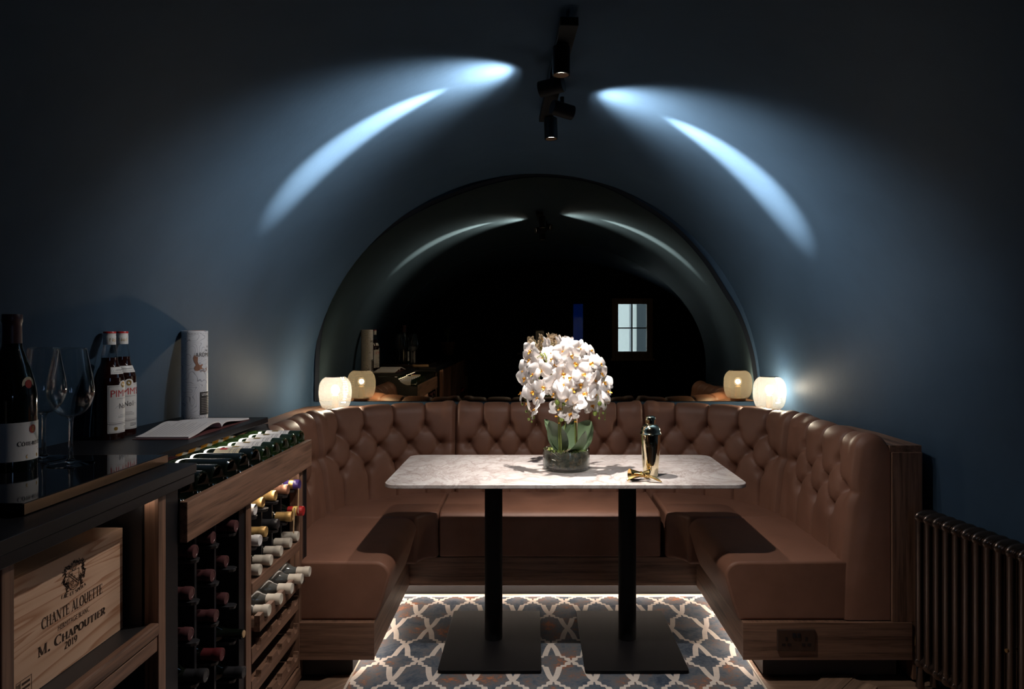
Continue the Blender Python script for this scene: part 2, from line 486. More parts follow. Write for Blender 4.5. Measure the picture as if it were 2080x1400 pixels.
# ================================================================== THE SETTING
YW, YB, YS = 4.06, -1.60, 0.85       # mirror wall, wall behind the camera, step in the vault
ZS, RISE = 0.97, 1.29
def wl(y): return -1.30-0.075*(YW-y)
def wr(y): return 1.345+0.149*(YW-y)
def vault_prof(y, dr=0.0, n=64):
    l, r = wl(y), wr(y)+dr
    cx, a = (l+r)/2, (r-l)/2
    pts = [(r, -0.03)]+[(r, ZS*i/6) for i in range(1, 6)]
    pts += [(cx+a*math.cos(PI*i/n), ZS+RISE*math.sin(PI*i/n)) for i in range(n+1)]
    pts += [(l, ZS*i/6) for i in range(5, 0, -1)]+[(l, -0.03)]
    return pts
def vault(name, ys, dr=0.0):
    mb = MB(); prs = [vault_prof(y, dr) for y in ys]; n = len(prs[0])
    vs = [(p[0], y, p[1]) for y, pr in zip(ys, prs) for p in pr]
    fs = [(j*n+i, j*n+i+1, (j+1)*n+i+1, (j+1)*n+i) for j in range(len(ys)-1) for i in range(n-1)]
    mb.add(vs, fs)
    o = mb.build(name, 'blue_paint', None, smooth='all'); return tag(o, kind='structure')
vault('ceiling', [YS+(YW-YS)*i/24 for i in range(25)])
vault('ceiling', [YB+(YS-YB)*i/10 for i in range(11)], 0.28)
# step ring between the two vaults
mb = MB(); a_ = vault_prof(YS); b_ = vault_prof(YS, 0.28); n = len(a_)
mb.add([(p[0], YS, p[1]) for p in a_]+[(p[0], YS, p[1]) for p in b_], [(i, i+1, n+i+1, n+i) for i in range(n-1)])
tag(mb.build('trim_2', 'blue_paint'), kind='structure')
# mirror wall
mb = MB(); pr = vault_prof(YW); mb.add([(p[0], YW, p[1]) for p in pr], [tuple(reversed(range(len(pr))))])
tag(mb.build('wall_far', 'blue_paint'), kind='structure')
# wall behind the camera with window and door openings
WX0, WX1, WZ0, WZ1 = 1.16, 1.65, 0.985, 1.735
mb = MB()
xl, xr = wl(YB)-0.1, wr(YB)+0.4
DX0, DX1, DZ = -0.25, 0.74, 1.76
def rect(x0, x1, z0, z1): mb.box(x0, x1, YB-0.12, YB, z0, z1)
rect(xl, DX0, 0, 2.4); rect(DX0, DX1, DZ, 2.4); rect(DX1, WX0, 0, 2.4)
rect(WX0, WX1, 0, WZ0); rect(WX0, WX1, WZ1, 2.4); rect(WX1, xr, 0, 2.4)
tag(mb.build('wall_near', 'dark_paint'), kind='structure')
# window seen in the mirror
win = bpy.data.objects.new('window_1', None); C.objects.link(win); tag(win, kind='structure')
mb = MB()
for (x0, x1, z0, z1) in ((1.12, 1.206, 0.935, 1.775), (1.607, 1.69, 0.935, 1.775), (1.206, 1.607, 0.935, 1.031), (1.206, 1.607, 1.696, 1.775)):
    mb.box(x0, x1, YB-0.02, YB+0.03, z0, z1)
mb.build('window_frame', 'window_wood', win)
for (x0, x1, z0, z1) in ((1.398, 1.415, 1.031, 1.696), (1.206, 1.607, 1.352, 1.369)):
    MB().box(x0, x1, YB-0.05, YB-0.02, z0, z1).build('glazing_bar', 'house_dark', win)
for x0, x1 in ((1.206, 1.398), (1.415, 1.607)):
    for z0, z1 in ((1.031, 1.352), (1.369, 1.696)):
        MB().box(x0, x1, YB-0.045, YB-0.041, z0, z1).build('pane', 'pane', win)
mb = MB(); mb.box(1.10, 1.71, YB, YB+0.06, 0.905, 0.935); mb.build('window_sill', 'window_wood', win)
# door with glazed slots
door = bpy.data.objects.new('door_1', None); C.objects.link(door); tag(door, kind='structure')
mb = MB()
for (x0, x1, z0, z1) in ((DX0, 0.05, 0, DZ), (0.17, 0.58, 0, DZ), (0.72, DX1, 0, DZ), (0.05, 0.17, 0, 1.10), (0.05, 0.17, 1.70, DZ), (0.58, 0.72, 0, 1.12), (0.58, 0.72, 1.70, DZ)):
    mb.box(x0, x1, YB-0.09, YB-0.04, z0, z1)
mb.build('door_leaf', 'dark_paint', door)
MB().box(0.05, 0.17, YB-0.07, YB-0.064, 1.10, 1.70).build('pane', 'pane_dim', door)
MB().box(0.58, 0.72, YB-0.07, YB-0.064, 1.12, 1.70).build('pane', 'pane_blue', door)
mb = MB(); mb.cyl((-0.2, YB-0.04, 1.0), (-0.2, YB+0.02, 1.0), 0.01); mb.cyl((-0.2, YB+0.02, 1.0), (-0.09, YB+0.02, 1.0), 0.009)
mb.build('door_handle', 'steel_dark', door)
# daylight comes in through the window: portal for the sky
pd = bpy.data.lights.new('window_portal', 'AREA'); po = bpy.data.objects.new('window_portal', pd); C.objects.link(po)
pd.shape = 'RECTANGLE'; pd.size = 0.42; pd.size_y = 0.68; po.location = (1.406, YB-0.10, 1.364); po.rotation_euler = (PI/2, 0, PI)
po.rotation_euler = Vector((0, 1, 0)).to_track_quat('-Z', 'Y').to_euler()
try: pd.cycles.is_portal = True
except Exception: pass
# courtyard behind the window
t = thing('white_house', 'white rendered house across the courtyard, seen through the window in the mirror', 'building', (1.2, YB-4.0, 0))
MB().box(-1.6, 1.93, YB-4.3, YB-4.0, -0.5, 4.6).build('house_wall', 'house_white', t)
MB().box(1.93, 3.6, YB-4.6, YB-4.3, -0.5, 4.6).build('side_wall', 'house_white', t)
mb = MB(); mb.box(2.12, 2.75, YB-4.3, YB-4.27, 0.5, 2.05); mb.build('house_window', 'house_dark', t)
tt = thing('climbing_plant', 'green climbing plant on the white house outside the window', 'plant', (2.42, YB-3.6, -0.5))
rnd = random.Random(3)
mb = MB()
for i in range(260):
    z = -0.5+2.4*rnd.random(); c = Vector((2.30+0.22*rnd.random()+0.06*math.sin(z*4), YB-3.7+0.25*rnd.random(), z))
    a = rnd.random()*6.28; s_ = 0.03+0.03*rnd.random()
    d1 = Vector((math.cos(a), 0.3, math.sin(a)))*s_; d2 = Vector((-math.sin(a), 0.4, math.cos(a)))*s_*0.5
    mb.add([c-d1, c+d2, c+d1, c-d2], [(0, 1, 2, 3)])
o = mb.build('foliage', 'foliage', tt); o['kind'] = 'stuff'
mb = MB(); mb.tube([(2.42, YB-3.6, -0.5), (2.40, YB-3.58, 0.6), (2.45, YB-3.62, 1.9)], 0.02); mb.build('stem', 'stake', tt)

# floor with herringbone planks
fl = MB().box(wl(YB)-0.2, wr(YB)+0.5, YB-0.2, YW+0.1, -0.10, -0.012).build('floor', 'oak_plank'); tag(fl, kind='structure')
PWID, PLEN = 0.09, 0.45
pm = None
rnd = random.Random(11)
c45 = math.sqrt(0.5)
def plank(cx, cy, ang):
    global pm
    if pm is None:
        mb = MB(); mb.box(-PLEN/2+0.0008, PLEN/2-0.0008, -PWID/2+0.0008, PWID/2-0.0008, -0.012, 0)
        o = mb.build('plank', 'oak_plank', fl, bevel=0.0012, seg=1); pm = o
    else:
        o = pm.copy(); C.objects.link(o)
    o.location = (cx, cy, 0); o.rotation_euler = (0, 0, ang)
k_ = PLEN/PWID
for i in range(-60, 60):
    for j in range(-14, 15):
        # herringbone lattice in the rotated frame
        for kind in (0, 1):
            ux = i*PWID + j*PLEN*1.0
            uy = i*PWID - j*PLEN*1.0
            if kind == 0: px_, py_, an = ux+PLEN/2, uy+PWID/2, 0.0
            else: px_, py_, an = ux+PWID/2, uy+PWID+PLEN/2, PI/2
            X = (px_-py_)*c45+0.35; Y = (px_+py_)*c45+1.9
            if wl(Y)+0.25 < X < wr(Y)-0.22 and 1.35 < Y < 2.72 and X > -1.05:
                plank(X, Y, an+PI/4)

# rug
mb = MB()
def rugz(x, y):
    return 0.006+0.003*max(0.0, (y-3.3)/0.15)*abs(math.sin(x*9+1))
RX0, RX1, RY0, RY1 = -0.70, 0.872, 1.45, 3.476
nx, ny = 60, 40
mb.grid(lambda u, v: (RX0+(RX1-RX0)*u, RY0+(RY1-RY0)*v, rugz(RX0+(RX1-RX0)*u, RY0+(RY1-RY0)*v)), nx, ny)
rt = thing('patterned_rug', 'slate blue and rust rug with cream trellis pattern under the marble table', 'rug', (0.0, 0.0, 0.0))
mb.build('rug_pile', 'rug', rt, smooth=True)
mb = MB()
for pts in ([(RX0, RY0, .005), (RX0, RY1, .006)], [(RX1, RY0, .005), (RX1, RY1, .006)], [(RX0, RY1, .006), (RX1, RY1, .006)]):
    mb.tube(pts, 0.005, 6)
mb.build('binding', 'rug_binding', rt)

# ================================================================== MIRROR
pts = [(648,815),(648,782),(650,716),(658,658),(675,605),(706,552),(755,496),(830,442),(923,399),(1020,369),(1110,360),
       (1212,375),(1303,420),(1372,470),(1427,530),(1467,592),(1498,645),(1520,707),(1530,765),(1532,815)]
YM = 4.045
def catmull(ps, m=6):
    out = []
    for i in range(len(ps)-1):
        p0 = ps[max(i-1, 0)]; p1 = ps[i]; p2 = ps[i+1]; p3 = ps[min(i+2, len(ps)-1)]
        for k in range(m):
            t = k/m
            out.append(tuple(0.5*((2*b)+(-a+c)*t+(2*a-5*b+4*c-d)*t*t+(-a+3*b-3*c+d)*t**3) for a, b, c, d in zip(p0, p1, p2, p3)))
    out.append(ps[-1]); return out
mp = [P(x, y, YM) for x, y in catmull(pts)]
mpoly = [(p.x, p.z) for p in mp]
mt = thing('arched_mirror', 'large arched bronze-tinted wall mirror above the banquette', 'mirror', (0.05, YM, 0.92))
MB().prism_y(list(reversed(mpoly)), YM, YM+0.006).build('mirror_plate', 'mirror_glass', mt)
# ring round the mirror, its dark colour stands in for the shade there
mb = MB(); n = len(mpoly); cxm, czm = 0.03, 0.97
outp = []
for (x, z) in mpoly:
    d = Vector((x-cxm, max(z-czm, 0.0))); d.normalize(); outp.append((x+d.x*0.024, z+d.y*0.024))
vs = [(p[0], YM+0.004, p[1]) for p in mpoly]+[(p[0], YM-0.004, p[1]) for p in outp]+[(p[0], YW, p[1]) for p in outp]
fs = [(i, i+1, n+i+1, n+i) for i in range(n-1)]+[(n+i, n+i+1, 2*n+i+1, 2*n+i) for i in range(n-1)]
mb.add(vs, fs); mb.build('mirror_shade_ring', 'dark_paint', mt)

# ================================================================== BANQUETTE
BQ = thing('banquette', 'U-shaped built-in banquette in tan buttoned leather on a walnut plinth', 'banquette', (0.10, 3.38, 0))
XL, XR, YBK, YF, RC = -1.01, 1.21, 3.79, 2.655, 0.55
side = YBK-RC-YF; arc = PI/2*RC; bk = (XR-RC)-(XL+RC); TOT = 2*side+2*arc+bk
def spine(s):
    """point on the front of the backrest at seat level and the direction towards the table"""
    if s <= side: return Vector((XL, YF+s)), Vector((1, 0))
    s -= side
    if s <= arc:
        a = PI-s/RC; c = Vector((XL+RC, YBK-RC)); d = Vector((math.cos(a), math.sin(a)))
        return c+d*RC, -d
    s -= arc
    if s <= bk: return Vector((XL+RC+s, YBK)), Vector((0, -1))
    s -= bk
    if s <= arc:
        a = PI/2-s/RC; c = Vector((XR-RC, YBK-RC)); d = Vector((math.cos(a), math.sin(a)))
        return c+d*RC, -d
    s -= arc
    return Vector((XR, YBK-RC-s)), Vector((-1, 0))
# cross-section of the backrest: (offset away from the table, height)
def section_profile():
    pts = [(0.0, 0.226)]
    for i in range(1, 45): pts.append((0.004+0.056*(i/44)**1.2, 0.40+0.465*i/44))
    c = (0.112, 0.868); r1, r2 = 0.052, 0.056
    for i in range(1, 17):
        a = PI-PI*i/16
        pts.append((c[0]+r1*math.cos(a)*(1 if a > PI/2 else 1.1), c[1]+r2*math.sin(a)))
    pts.append((0.170, 0.72)); pts.append((0.170, 0.226))
    return pts
PROF = section_profile()
ROWS = (0.81, 0.715, 0.62); RH = 0.095
def sm(a, b, x):
    t = min(1.0, max(0.0, (x-a)/(b-a))); return t*t*(3-2*t)
def tuft(u, z, nd):
    """relief of the buttoned leather, u in diamonds from the seam, z height"""
    v = (z-ROWS[1])/RH
    f = lambda c: math.sqrt(max(0.0, 1-(1-2*c)**2))
    inside = sm(0.30, 0.50, u)*sm(0.30, 0.50, nd-u)
    # diamonds
    p = u+v/2; q = u-v/2
    cp = abs(p-0.5-round(p-0.5)); cq = abs(q-0.5-round(q-0.5))
    dia = 0.020*(f(cp)*f(cq))**0.75-0.0058*(math.exp(-(cp/0.03)**2)+math.exp(-(cq/0.03)**2))
    # pleats above and below
    c = abs(u-round(u)); 
    fade = 1.0-0.55*sm(1.0, 3.2, abs(v)) if v < 0 else 1.0-0.35*sm(1.0, 2.2, abs(v))
    edge = 1.0 if 0.5 < u < nd-0.5 else 0.0
    ple = 0.020*f(c)**0.7*fade-0.0065*math.exp(-(c/0.032)**2)*fade if edge else 0.020*fade*f(min(0.5, abs(u-round(u))) if False else 0.5)
    k = sm(0.85, 1.12, abs(v))
    d = (dia*(1-k)+ple*k)*inside
    # end strips beside the seams: one shallow cross pleat at the middle row
    strip = 0.020-0.006*math.exp(-(v/0.07)**2)-0.011*math.exp(-(v/0.35)**2)
    d += (1-inside)*strip
    # seam
    e = min(u, nd-u); d -= 0.024*math.exp(-(e/0.075)**2)
    # buttons
    for vi, off in ((1.0, 0.0), (0.0, 0.5), (-1.0, 0.0)):
        ui = round(u-off)+off
        if ui < 0.45 or ui > nd-0.45: continue
        r2 = ((u-ui)/0.15)**2+((v-vi)/0.24)**2
        d -= 0.027*math.exp(-r2)
    return d
def cushion(s0, s1, nd, name='backrest'):
    mb = MB(); nu = nd*22; L_ = s1-s0
    cols = len(PROF)
    vs = []
    for i in range(nu+1):
        s = s0+L_*i/nu; p, n_ = spine(s); u = nd*i/nu
        for j, (off, z) in enumerate(PROF):
            j0 = max(0, j-1); j1 = min(cols-1, j+1)
            tx, tz = PROF[j1][0]-PROF[j0][0], PROF[j1][1]-PROF[j0][1]
            ln = math.hypot(tx, tz) or 1; nx_, nz_ = -tz/ln, tx/ln      # outward (towards table / up)
            d = tuft(u, z, nd) if j <= 52 else tuft(u, PROF[52][1], nd)*max(0.0, 1-(j-52)/8)
            if j <= 1: d = min(d, 0.012)
            if j >= cols-2: d = 0.0
            o_ = off-nx_*d*1.0; zz = z+nz_*d
            o_ = off+(-d if j <= 44 else -d*(-nx_ if nx_ < 0 else -nx_)) if j <= 44 else off-d*(-nx_)
            vs.append((p.x-n_.x*o_, p.y-n_.y*o_, zz if j > 44 else z))
    fs = []
    for i in range(nu):
        for j in range(cols-1):
            fs.append((i*cols+j, i*cols+j+1, (i+1)*cols+j+1, (i+1)*cols+j))
    fs.append(tuple(reversed(range(cols)))); fs.append(tuple(range(nu*cols, (nu+1)*cols)))
    fs = [tuple(reversed(f)) for f in fs]
    mb.add(vs, fs)
    o = mb.build(name, 'leather', BQ, smooth=True, angle=60)
    # buttons
    for zi, z in enumerate(ROWS):
        cnt = [kk+0.5 for kk in range(nd)] if zi == 1 else [float(kk) for kk in range(1, nd)]
        for u in cnt:
            s = s0+L_*u/nd; p, n_ = spine(s)
            off = 0.004+0.056*((z-0.40)/0.465)**1.2
            d = tuft(u, z, nd); q = p-n_*(off-d-0.003)
            bm_ = MB(); bm_.ball((q.x, q.y, z), 0.0085, 10, 6)
            bm_.build('button', 'leather', o, smooth='all')
    return o
smid = TOT/2
secs = [(0.0, 0.70, 4), (0.70, smid-0.527, 5), (smid-0.527, smid+0.527, 7), (smid+0.527, TOT-0.70, 5), (TOT-0.70, TOT, 4)]
for s0, s1, nd in secs: cushion(s0+0.0015, s1-0.0015, nd)

# seat cushions
def rnd_profile(x_in, lean, x_out, z0, z1, r=0.05, sgn=1):
    """side seat cross-section, inner edge rounded"""
    pts = [(x_out, z0), (x_in-sgn*lean, z0), (x_in-sgn*lean*0.6, z0+0.06), (x_in, z1-r)]
    for i in range(1, 9):
        a = PI/2*i/8; pts.append((x_in-sgn*(r-r*math.cos(a)), z1-r+r*math.sin(a)))
    pts += [(x_out, z1+0.004)]
    return pts
def seat_side(sgn, x_in, x_out):
    pr = rnd_profile(x_in, 0.053, x_out, 0.222, 0.448, 0.055, sgn)
    if sgn > 0: pr = list(reversed(pr))
    mb = MB(); pr2 = list(pr)
    mb.prism_y(pr2 if sgn < 0 else pr2, 2.664, 3.285)
    return mb.build('seat_cushion', 'leather', BQ, smooth=True, bevel=0.012, seg=3, angle=50)
# left seat: inner edge faces +X ; right seat: inner edge faces -X
def prof_left():
    return rnd_profile(-0.551, 0.053, -1.05, 0.222, 0.448, 0.055, 1)
def mk_side(pr, flip):
    mb = MB(); mb.prism_y(pr if flip else list(reversed(pr)), 2.664, 3.287)
    mb.build('seat_cushion', 'leather', BQ, smooth=True, bevel=0.010, seg=3, angle=30)
mk_side(prof_left(), True)
mk_side([(0.195-x, z) for x, z in prof_left()], False)
# back seat
r = 0.05
pr = [(3.84, 0.222), (3.84, 0.452), (3.386+r, 0.448)]
for i in range(1, 9):
    a = PI/2*i/8; pr.append((3.386+r-r*math.sin(a), 0.448-r+r*math.cos(a)))
pr += [(3.40, 0.222)]
MB().prism_x(list(reversed(pr)), -0.458, 0.634).build('seat_cushion', 'leather', BQ, smooth=True, bevel=0.010, seg=3, angle=30)
# corner seats
def corner(sg):
    X = lambda x: x if sg < 0 else 0.195-x
    poly = [(-0.551, 3.289), (-0.548, 3.32), (-0.53, 3.352), (-0.50, 3.375), (-0.461, 3.388)]
    for i in range(0, 13):
        a = PI/2+(PI/2-0.095)*i/12; poly.append((XL+RC+(RC+0.03)*math.cos(a)-0.0, YBK-RC+(RC+0.03)*math.sin(a)))
    poly[5+0] = (-0.461, poly[5][1])
    poly = [(X(x), y) for x, y in poly]
    if sg > 0: poly = list(reversed(poly))
    MB().prism(poly, 0.222, 0.450).build('seat_cushion', 'leather', BQ, smooth=True, bevel=0.016, seg=3, angle=30)
corner(-1); corner(1)

# plinth
def plinth_run(x0, x1, y0, y1, name, mat):
    MB().box(x0, x1, y0, y1, 0.082, 0.222).build(name, mat, BQ, bevel=0.002)
plinth_run(-1.17, -0.607, 2.650, 3.40, 'plinth', 'walnut_y')
plinth_run(0.810, 1.46, 2.650, 3.40, 'plinth', 'walnut_y')
plinth_run(-1.17, 1.40, 3.402, 3.90, 'plinth', 'walnut_x')
# facing boards on the visible ends, grain running across
MB().box(-1.17, -0.606, 2.642, 2.650, 0.080, 0.222).build('plinth_facing', 'walnut_x', BQ)
MB().box(0.809, 1.457, 2.642, 2.650, 0.080, 0.222).build('plinth_facing', 'walnut_x', BQ)
# recessed kick boards
for (x0, x1, y0, y1) in ((-1.17, -0.70, 2.69, 3.6), (0.90, 1.42, 2.69, 3.6), (-0.70, 0.90, 3.492, 3.6)):
    MB().box(x0, x1, y0, y1, 0.0, 0.082).build('kick_board', 'black_board', BQ)
# led tape under the plinth
for (x0, x1, y0, y1) in ((-0.694, -0.682, 2.70, 3.48), (0.882, 0.894, 2.70, 3.48), (-0.66, 0.86, 3.466, 3.478)):
    o = MB().box(x0, x1, y0, y1, 0.0765, 0.0815).build('led_tape', 'tape_led', BQ)
# ledge behind the backrest and the end panels
mb = MB(); inner = []; outer = []
nn = 60
for i in range(nn+1):
    s = TOT*i/nn; p, n_ = spine(s); q = p-n_*0.168
    inner.append((q.x, q.y))
    y = q.y; 
    a = i/nn
    if s <= side: outer.append((wl(q.y)+0.004, q.y))
    elif s >= TOT-side: outer.append((min(wr(q.y)-0.004, 1.50), q.y))
    else:
        c = Vector(((XL+XR)/2, 3.0)); d = Vector((q.x, q.y))-c
        # push out to the walls
        tmin = 9
        if d.y > 1e-6: tmin = min(tmin, (YM-0.006-c.y)/d.y)
        for it in range(20):
            pass
        if d.x < 0: tmin = min(tmin, ((-1.318)-c.x)/d.x)
        if d.x > 0: tmin = min(tmin, (1.39-c.x)/d.x)
        outer.append((c.x+d.x*tmin, c.y+d.y*tmin))
# corners of the ledge reach into the wall corners
n = nn+1
zt, zb = 0.900, 0.874
vs = [(x, y, zt) for x, y in inner]+[(x, y, zt) for x, y in outer]+[(x, y, zb) for x, y in inner]+[(x, y, zb) for x, y in outer]
fs = [(i, i+1, n+i+1, n+i) for i in range(n-1)]+[(2*n+i, 3*n+i, 3*n+i+1, 2*n+i+1) for i in range(n-1)]
fs += [(i, 2*n+i, 2*n+i+1, i+1) for i in range(n-1)]+[(0, n, 3*n, 2*n), (n-1, 3*n-1, 4*n-1, 2*n-1)]
mb.add(vs, [tuple(reversed(f)) for f in fs]); mb.build('ledge', 'walnut_y', BQ)
MB().box(1.383, 1.500, 2.648, 2.70, 0.222, 0.874).build('end_panel', 'walnut_z', BQ, bevel=0.002)
MB().box(1.462, 1.500, 2.648, 3.2, 0.0, 0.222).build('end_panel', 'walnut_z', BQ, bevel=0.002)
MB().box(1.470, 1.500, 2.70, 3.2, 0.222, 0.874).build('side_panel', 'walnut_z', BQ)
MB().box(-1.352, -1.183, 2.748, 2.78, 0.10, 0.874).build('end_panel', 'walnut_z', BQ, bevel=0.002)

# double wall socket on the plinth end
st = thing('wall_socket', 'black double power socket set into the right end of the walnut plinth', 'socket', (1.01, 2.642, 0.158))
MB().box(0.937, 1.083, 2.634, 2.6425, 0.116, 0.199).build('face_plate', 'socket_plate', st, bevel=0.003)
for cx in (0.972, 1.048):
    for dx, dz, w_, h_ in ((0, 0.006, 0.004, 0.007), (-0.011, -0.016, 0.0065, 0.0045), (0.011, -0.016, 0.0065, 0.0045)):
        MB().box(cx+dx-w_, cx+dx+w_, 2.6325, 2.6345, 0.158+dz-h_, 0.158+dz+h_).build('pin_hole', 'black_gloss', st)
for cx in (1.001, 1.019):
    MB().box(cx-0.006, cx+0.006, 2.630, 2.6345, 0.169, 0.186).build('rocker_switch', 'black_lacquer', st, bevel=0.001)

# ================================================================== TABLE
TB = thing('marble_table', 'rectangular marble-topped table on twin black pedestals inside the banquette', 'table', (0.12, 2.965, 0.012))
def rrect(x0, x1, y0, y1, r, m=8):
    out = []
    for cx, cy, a0 in ((x1-r, y0+r, -PI/2), (x1-r, y1-r, 0), (x0+r, y1-r, PI/2), (x0+r, y0+r, PI)):
        for i in range(m+1):
            a = a0+PI/2*i/m; out.append((cx+r*math.cos(a), cy+r*math.sin(a)))
    return out
MB().prism(rrect(-0.577, 0.838, 2.652, 3.283, 0.055), 0.733, 0.750).build('table_top', 'marble', TB, smooth=True, bevel=0.003, angle=30)
MB().box(-0.45, 0.70, 2.75, 3.18, 0.722, 0.7325).build('under_frame', 'black_metal', TB)
for cx in (-0.166, 0.409):
    pd_ = MB().lathe([(0.038, 0.02), (0.038, 0.722)], (cx, 2.965, 0), 32, caps=True).build('pedestal', 'black_metal', TB, smooth=True)
    MB().prism(rrect(cx-0.203, cx+0.203, 2.68, 3.25, 0.012, 4), 0.009, 0.021).build('base_plate', 'black_metal', pd_, smooth=True, bevel=0.002, angle=30)
    MB().lathe([(0.052, 0.7105), (0.052, 0.722)], (cx, 2.965, 0), 24).build('top_flange', 'black_metal', pd_, smooth=True)

# ================================================================== CEILING SPOTLIGHTS
SP = thing('ceiling_spotlight', 'black ceiling spotlight bar with four swivelling heads', 'spotlight', (0.08, 2.42, 2.2575))
ra, rb = Vector((0.106, 1.96, 0)), Vector((0.055, 2.88, 0))
rd = (rb-ra).normalized(); rn = Vector((rd.y, -rd.x, 0))
def obox(mb, a, b, hw, z0, z1):
    vs = []
    for z in (z0, z1):
        for p, sg in ((a, -1), (a, 1), (b, 1), (b, -1)): vs.append((p.x+rn.x*hw*sg, p.y+rn.y*hw*sg, z))
    mb.add(vs, [(3, 2, 1, 0), (4, 5, 6, 7), (0, 1, 5, 4), (1, 2, 6, 5), (2, 3, 7, 6), (3, 0, 4, 7)])
mb = MB(); obox(mb, ra, rb, 0.026, 2.213, 2.238); mb.build('rail', 'black_metal', SP, bevel=0.002)
mb = MB(); obox(mb, ra+rd*0.25, ra+rd*0.55, 0.022, 2.236, 2.262); mb.build('mounting_plate', 'black_metal', SP)
def head(c, d, length, name='spot_head', glow='lens_glow', pin=None):
    c = Vector(c); d = Vector(d).normalized()
    M = d.to_track_quat('Z', 'Y').to_matrix()
    mb = MB()
    mb.lathe([(0.0, -length/2), (0.025, -length/2), (0.027, -length/2+0.002), (0.027, length/2), (0.0235, length/2), (0.0225, length/2-0.003), (0.0, length/2-0.003)], c, 28, M=M)
    o = mb.build(name, 'black_metal', SP, smooth=True)
    m2 = MB().lathe([(0.0, length/2-0.001), (0.0150, length/2-0.001), (0.0155, length/2-0.0025)], c, 24, M=M)
    m2.build('lens', glow, o, smooth=True)
    m3 = MB().lathe([(0.0160, length/2-0.002), (0.0228, length/2+0.0005)], c, 24, M=M); m3.build('reflector_ring', 'bronze', o, smooth=True)
    b2 = MB().cyl(c if pin is None else pin, (c.x, c.y, 2.214), 0.008, n=10); b2.build('swivel', 'black_metal', o, smooth=True)
    return o
dn = Vector((0.0, 0.0, -1))
far_c = Vector((0.076, 2.81, 2.166)); near_c = Vector((0.0885, 2.10, 2.166))
head(far_c, (0.03, -0.04, -1), 0.085); head(near_c, (0.0, 0.02, -1), 0.085)
dl = Vector((-0.95, 0.37, -0.105)).normalized(); dr = Vector((0.90, 0.40, -0.145)).normalized()
lc = Vector((0.066, 2.34, 2.172)); rc = Vector((0.112, 2.57, 2.166))
head(lc, dl, 0.085); head(rc, dr, 0.085)
light('downlight_far', 'SPOT', far_c+Vector((0, 0, -0.045)), W_DOWN_FAR, COL_DOWN, SP, (0.04, 0.10, -1), 0.012, 58, 1.0)
light('downlight_spill_far', 'SPOT', far_c+Vector((0, 0, -0.045)), W_SPILL_FAR, COL_DOWN, SP, (0.0, 0.0, -1), 0.014, 128, 1.0)
light('downlight_near', 'SPOT', near_c+Vector((0, 0, -0.045)), W_DOWN_NEAR, COL_DOWN, SP, (0.04, 0.30, -1), 0.014, 74, 1.0)
light('downlight_spill_near', 'SPOT', near_c+Vector((0, 0, -0.045)), W_SPILL_NEAR, COL_DOWN, SP, (-0.05, 0.0, -1), 0.014, 126, 1.0)
for nm, c, d in (('left', lc, dl), ('right', rc, dr)):
    lo_ = light('sidelight_core_'+nm, 'SPOT', c+d*0.045, W_SIDE_CORE, COL_SIDE, SP, d, 0.012, 29, 1.0)
    lo_.scale = (0.62, 1.0, 1.0)          # the lamp's oval reflector
    light('sidelight_ring_'+nm, 'SPOT', c+d*0.045, W_SIDE_RING, COL_SIDE, SP, d+Vector((0, -0.10, 0.10)), 0.012, 94, 1.0)
    light('sidelight_spill_'+nm, 'SPOT', c+d*0.045, W_SIDE_WIDE, COL_SIDE, SP, d, 0.012, 120, 1.0)

# ================================================================== TABLE LAMPS
def lamp(px, label):
    Y = 3.757; X = (px-VX)*Y/F
    t = thing('table_lamp', label, 'lamp', (X, Y, 0.900), 'glass globe lamps on the banquette ledge')
    c = (X, Y, 0.900)
    MB().lathe([(0.046, 0.0), (0.048, 0.002), (0.048, 0.016), (0.044, 0.019), (0.0, 0.019)], c, 32).build('base', 'bronze', t, smooth=True)
    MB().lathe([(0.019, 0.018), (0.019, 0.085), (0.016, 0.088), (0.0, 0.088)], c, 20).build('bulb_holder', 'brass', t, smooth=True)
    prof = [(0.050, 0.014), (0.066, 0.022), (0.078, 0.045), (0.0845, 0.075), (0.086, 0.105), (0.084, 0.135), (0.077, 0.160), (0.064, 0.178), (0.050, 0.188)]
    prof = catmull(prof, 4)
    # ribbed glass
    mb = MB(); n = 96; vs = []; m_ = len(prof)
    for j, (r_, h) in enumerate(prof):
        for k in range(n):
            a = 2*PI*(k+0.5*(j % 2))/n; rr = r_*(1+0.012*(1 if (k+j) % 2 else -1)); vs.append((X+rr*math.cos(a), Y+rr*math.sin(a), 0.900+h))
    fs = [(j*n+k, j*n+(k+1) % n, (j+1)*n+(k+1) % n, (j+1)*n+k) for j in range(m_-1) for k in range(n)]
    mb.add(vs, fs); mb.build('lamp_shade', 'shade_glass', t)
    mb = MB(); mb.lathe([(0.0505, 0.187), (0.0505, 0.190), (0.0485, 0.190), (0.0485, 0.187)], c, 40); mb.build('shade_rim', 'glass', t, smooth=True)
    MB().ball((X, Y, 0.900+0.118), 0.024, 16, 10, (1, 1, 1.15)).build('bulb', 'bulb_glass', t, smooth='all')
    MB().ball((X, Y, 0.900+0.122), 0.007, 10, 8).build('filament', 'bulb_glow', t, smooth='all')
    light('lamp_light', 'POINT', (X, Y, 0.900+0.118), W_LAMP, COL_LAMP, t, size=0.014)
lamp(681, 'frosted glass globe lamp at the left end of the mirror, on the ledge')
lamp(1563, 'frosted glass globe lamp at the right end of the mirror, on the ledge')

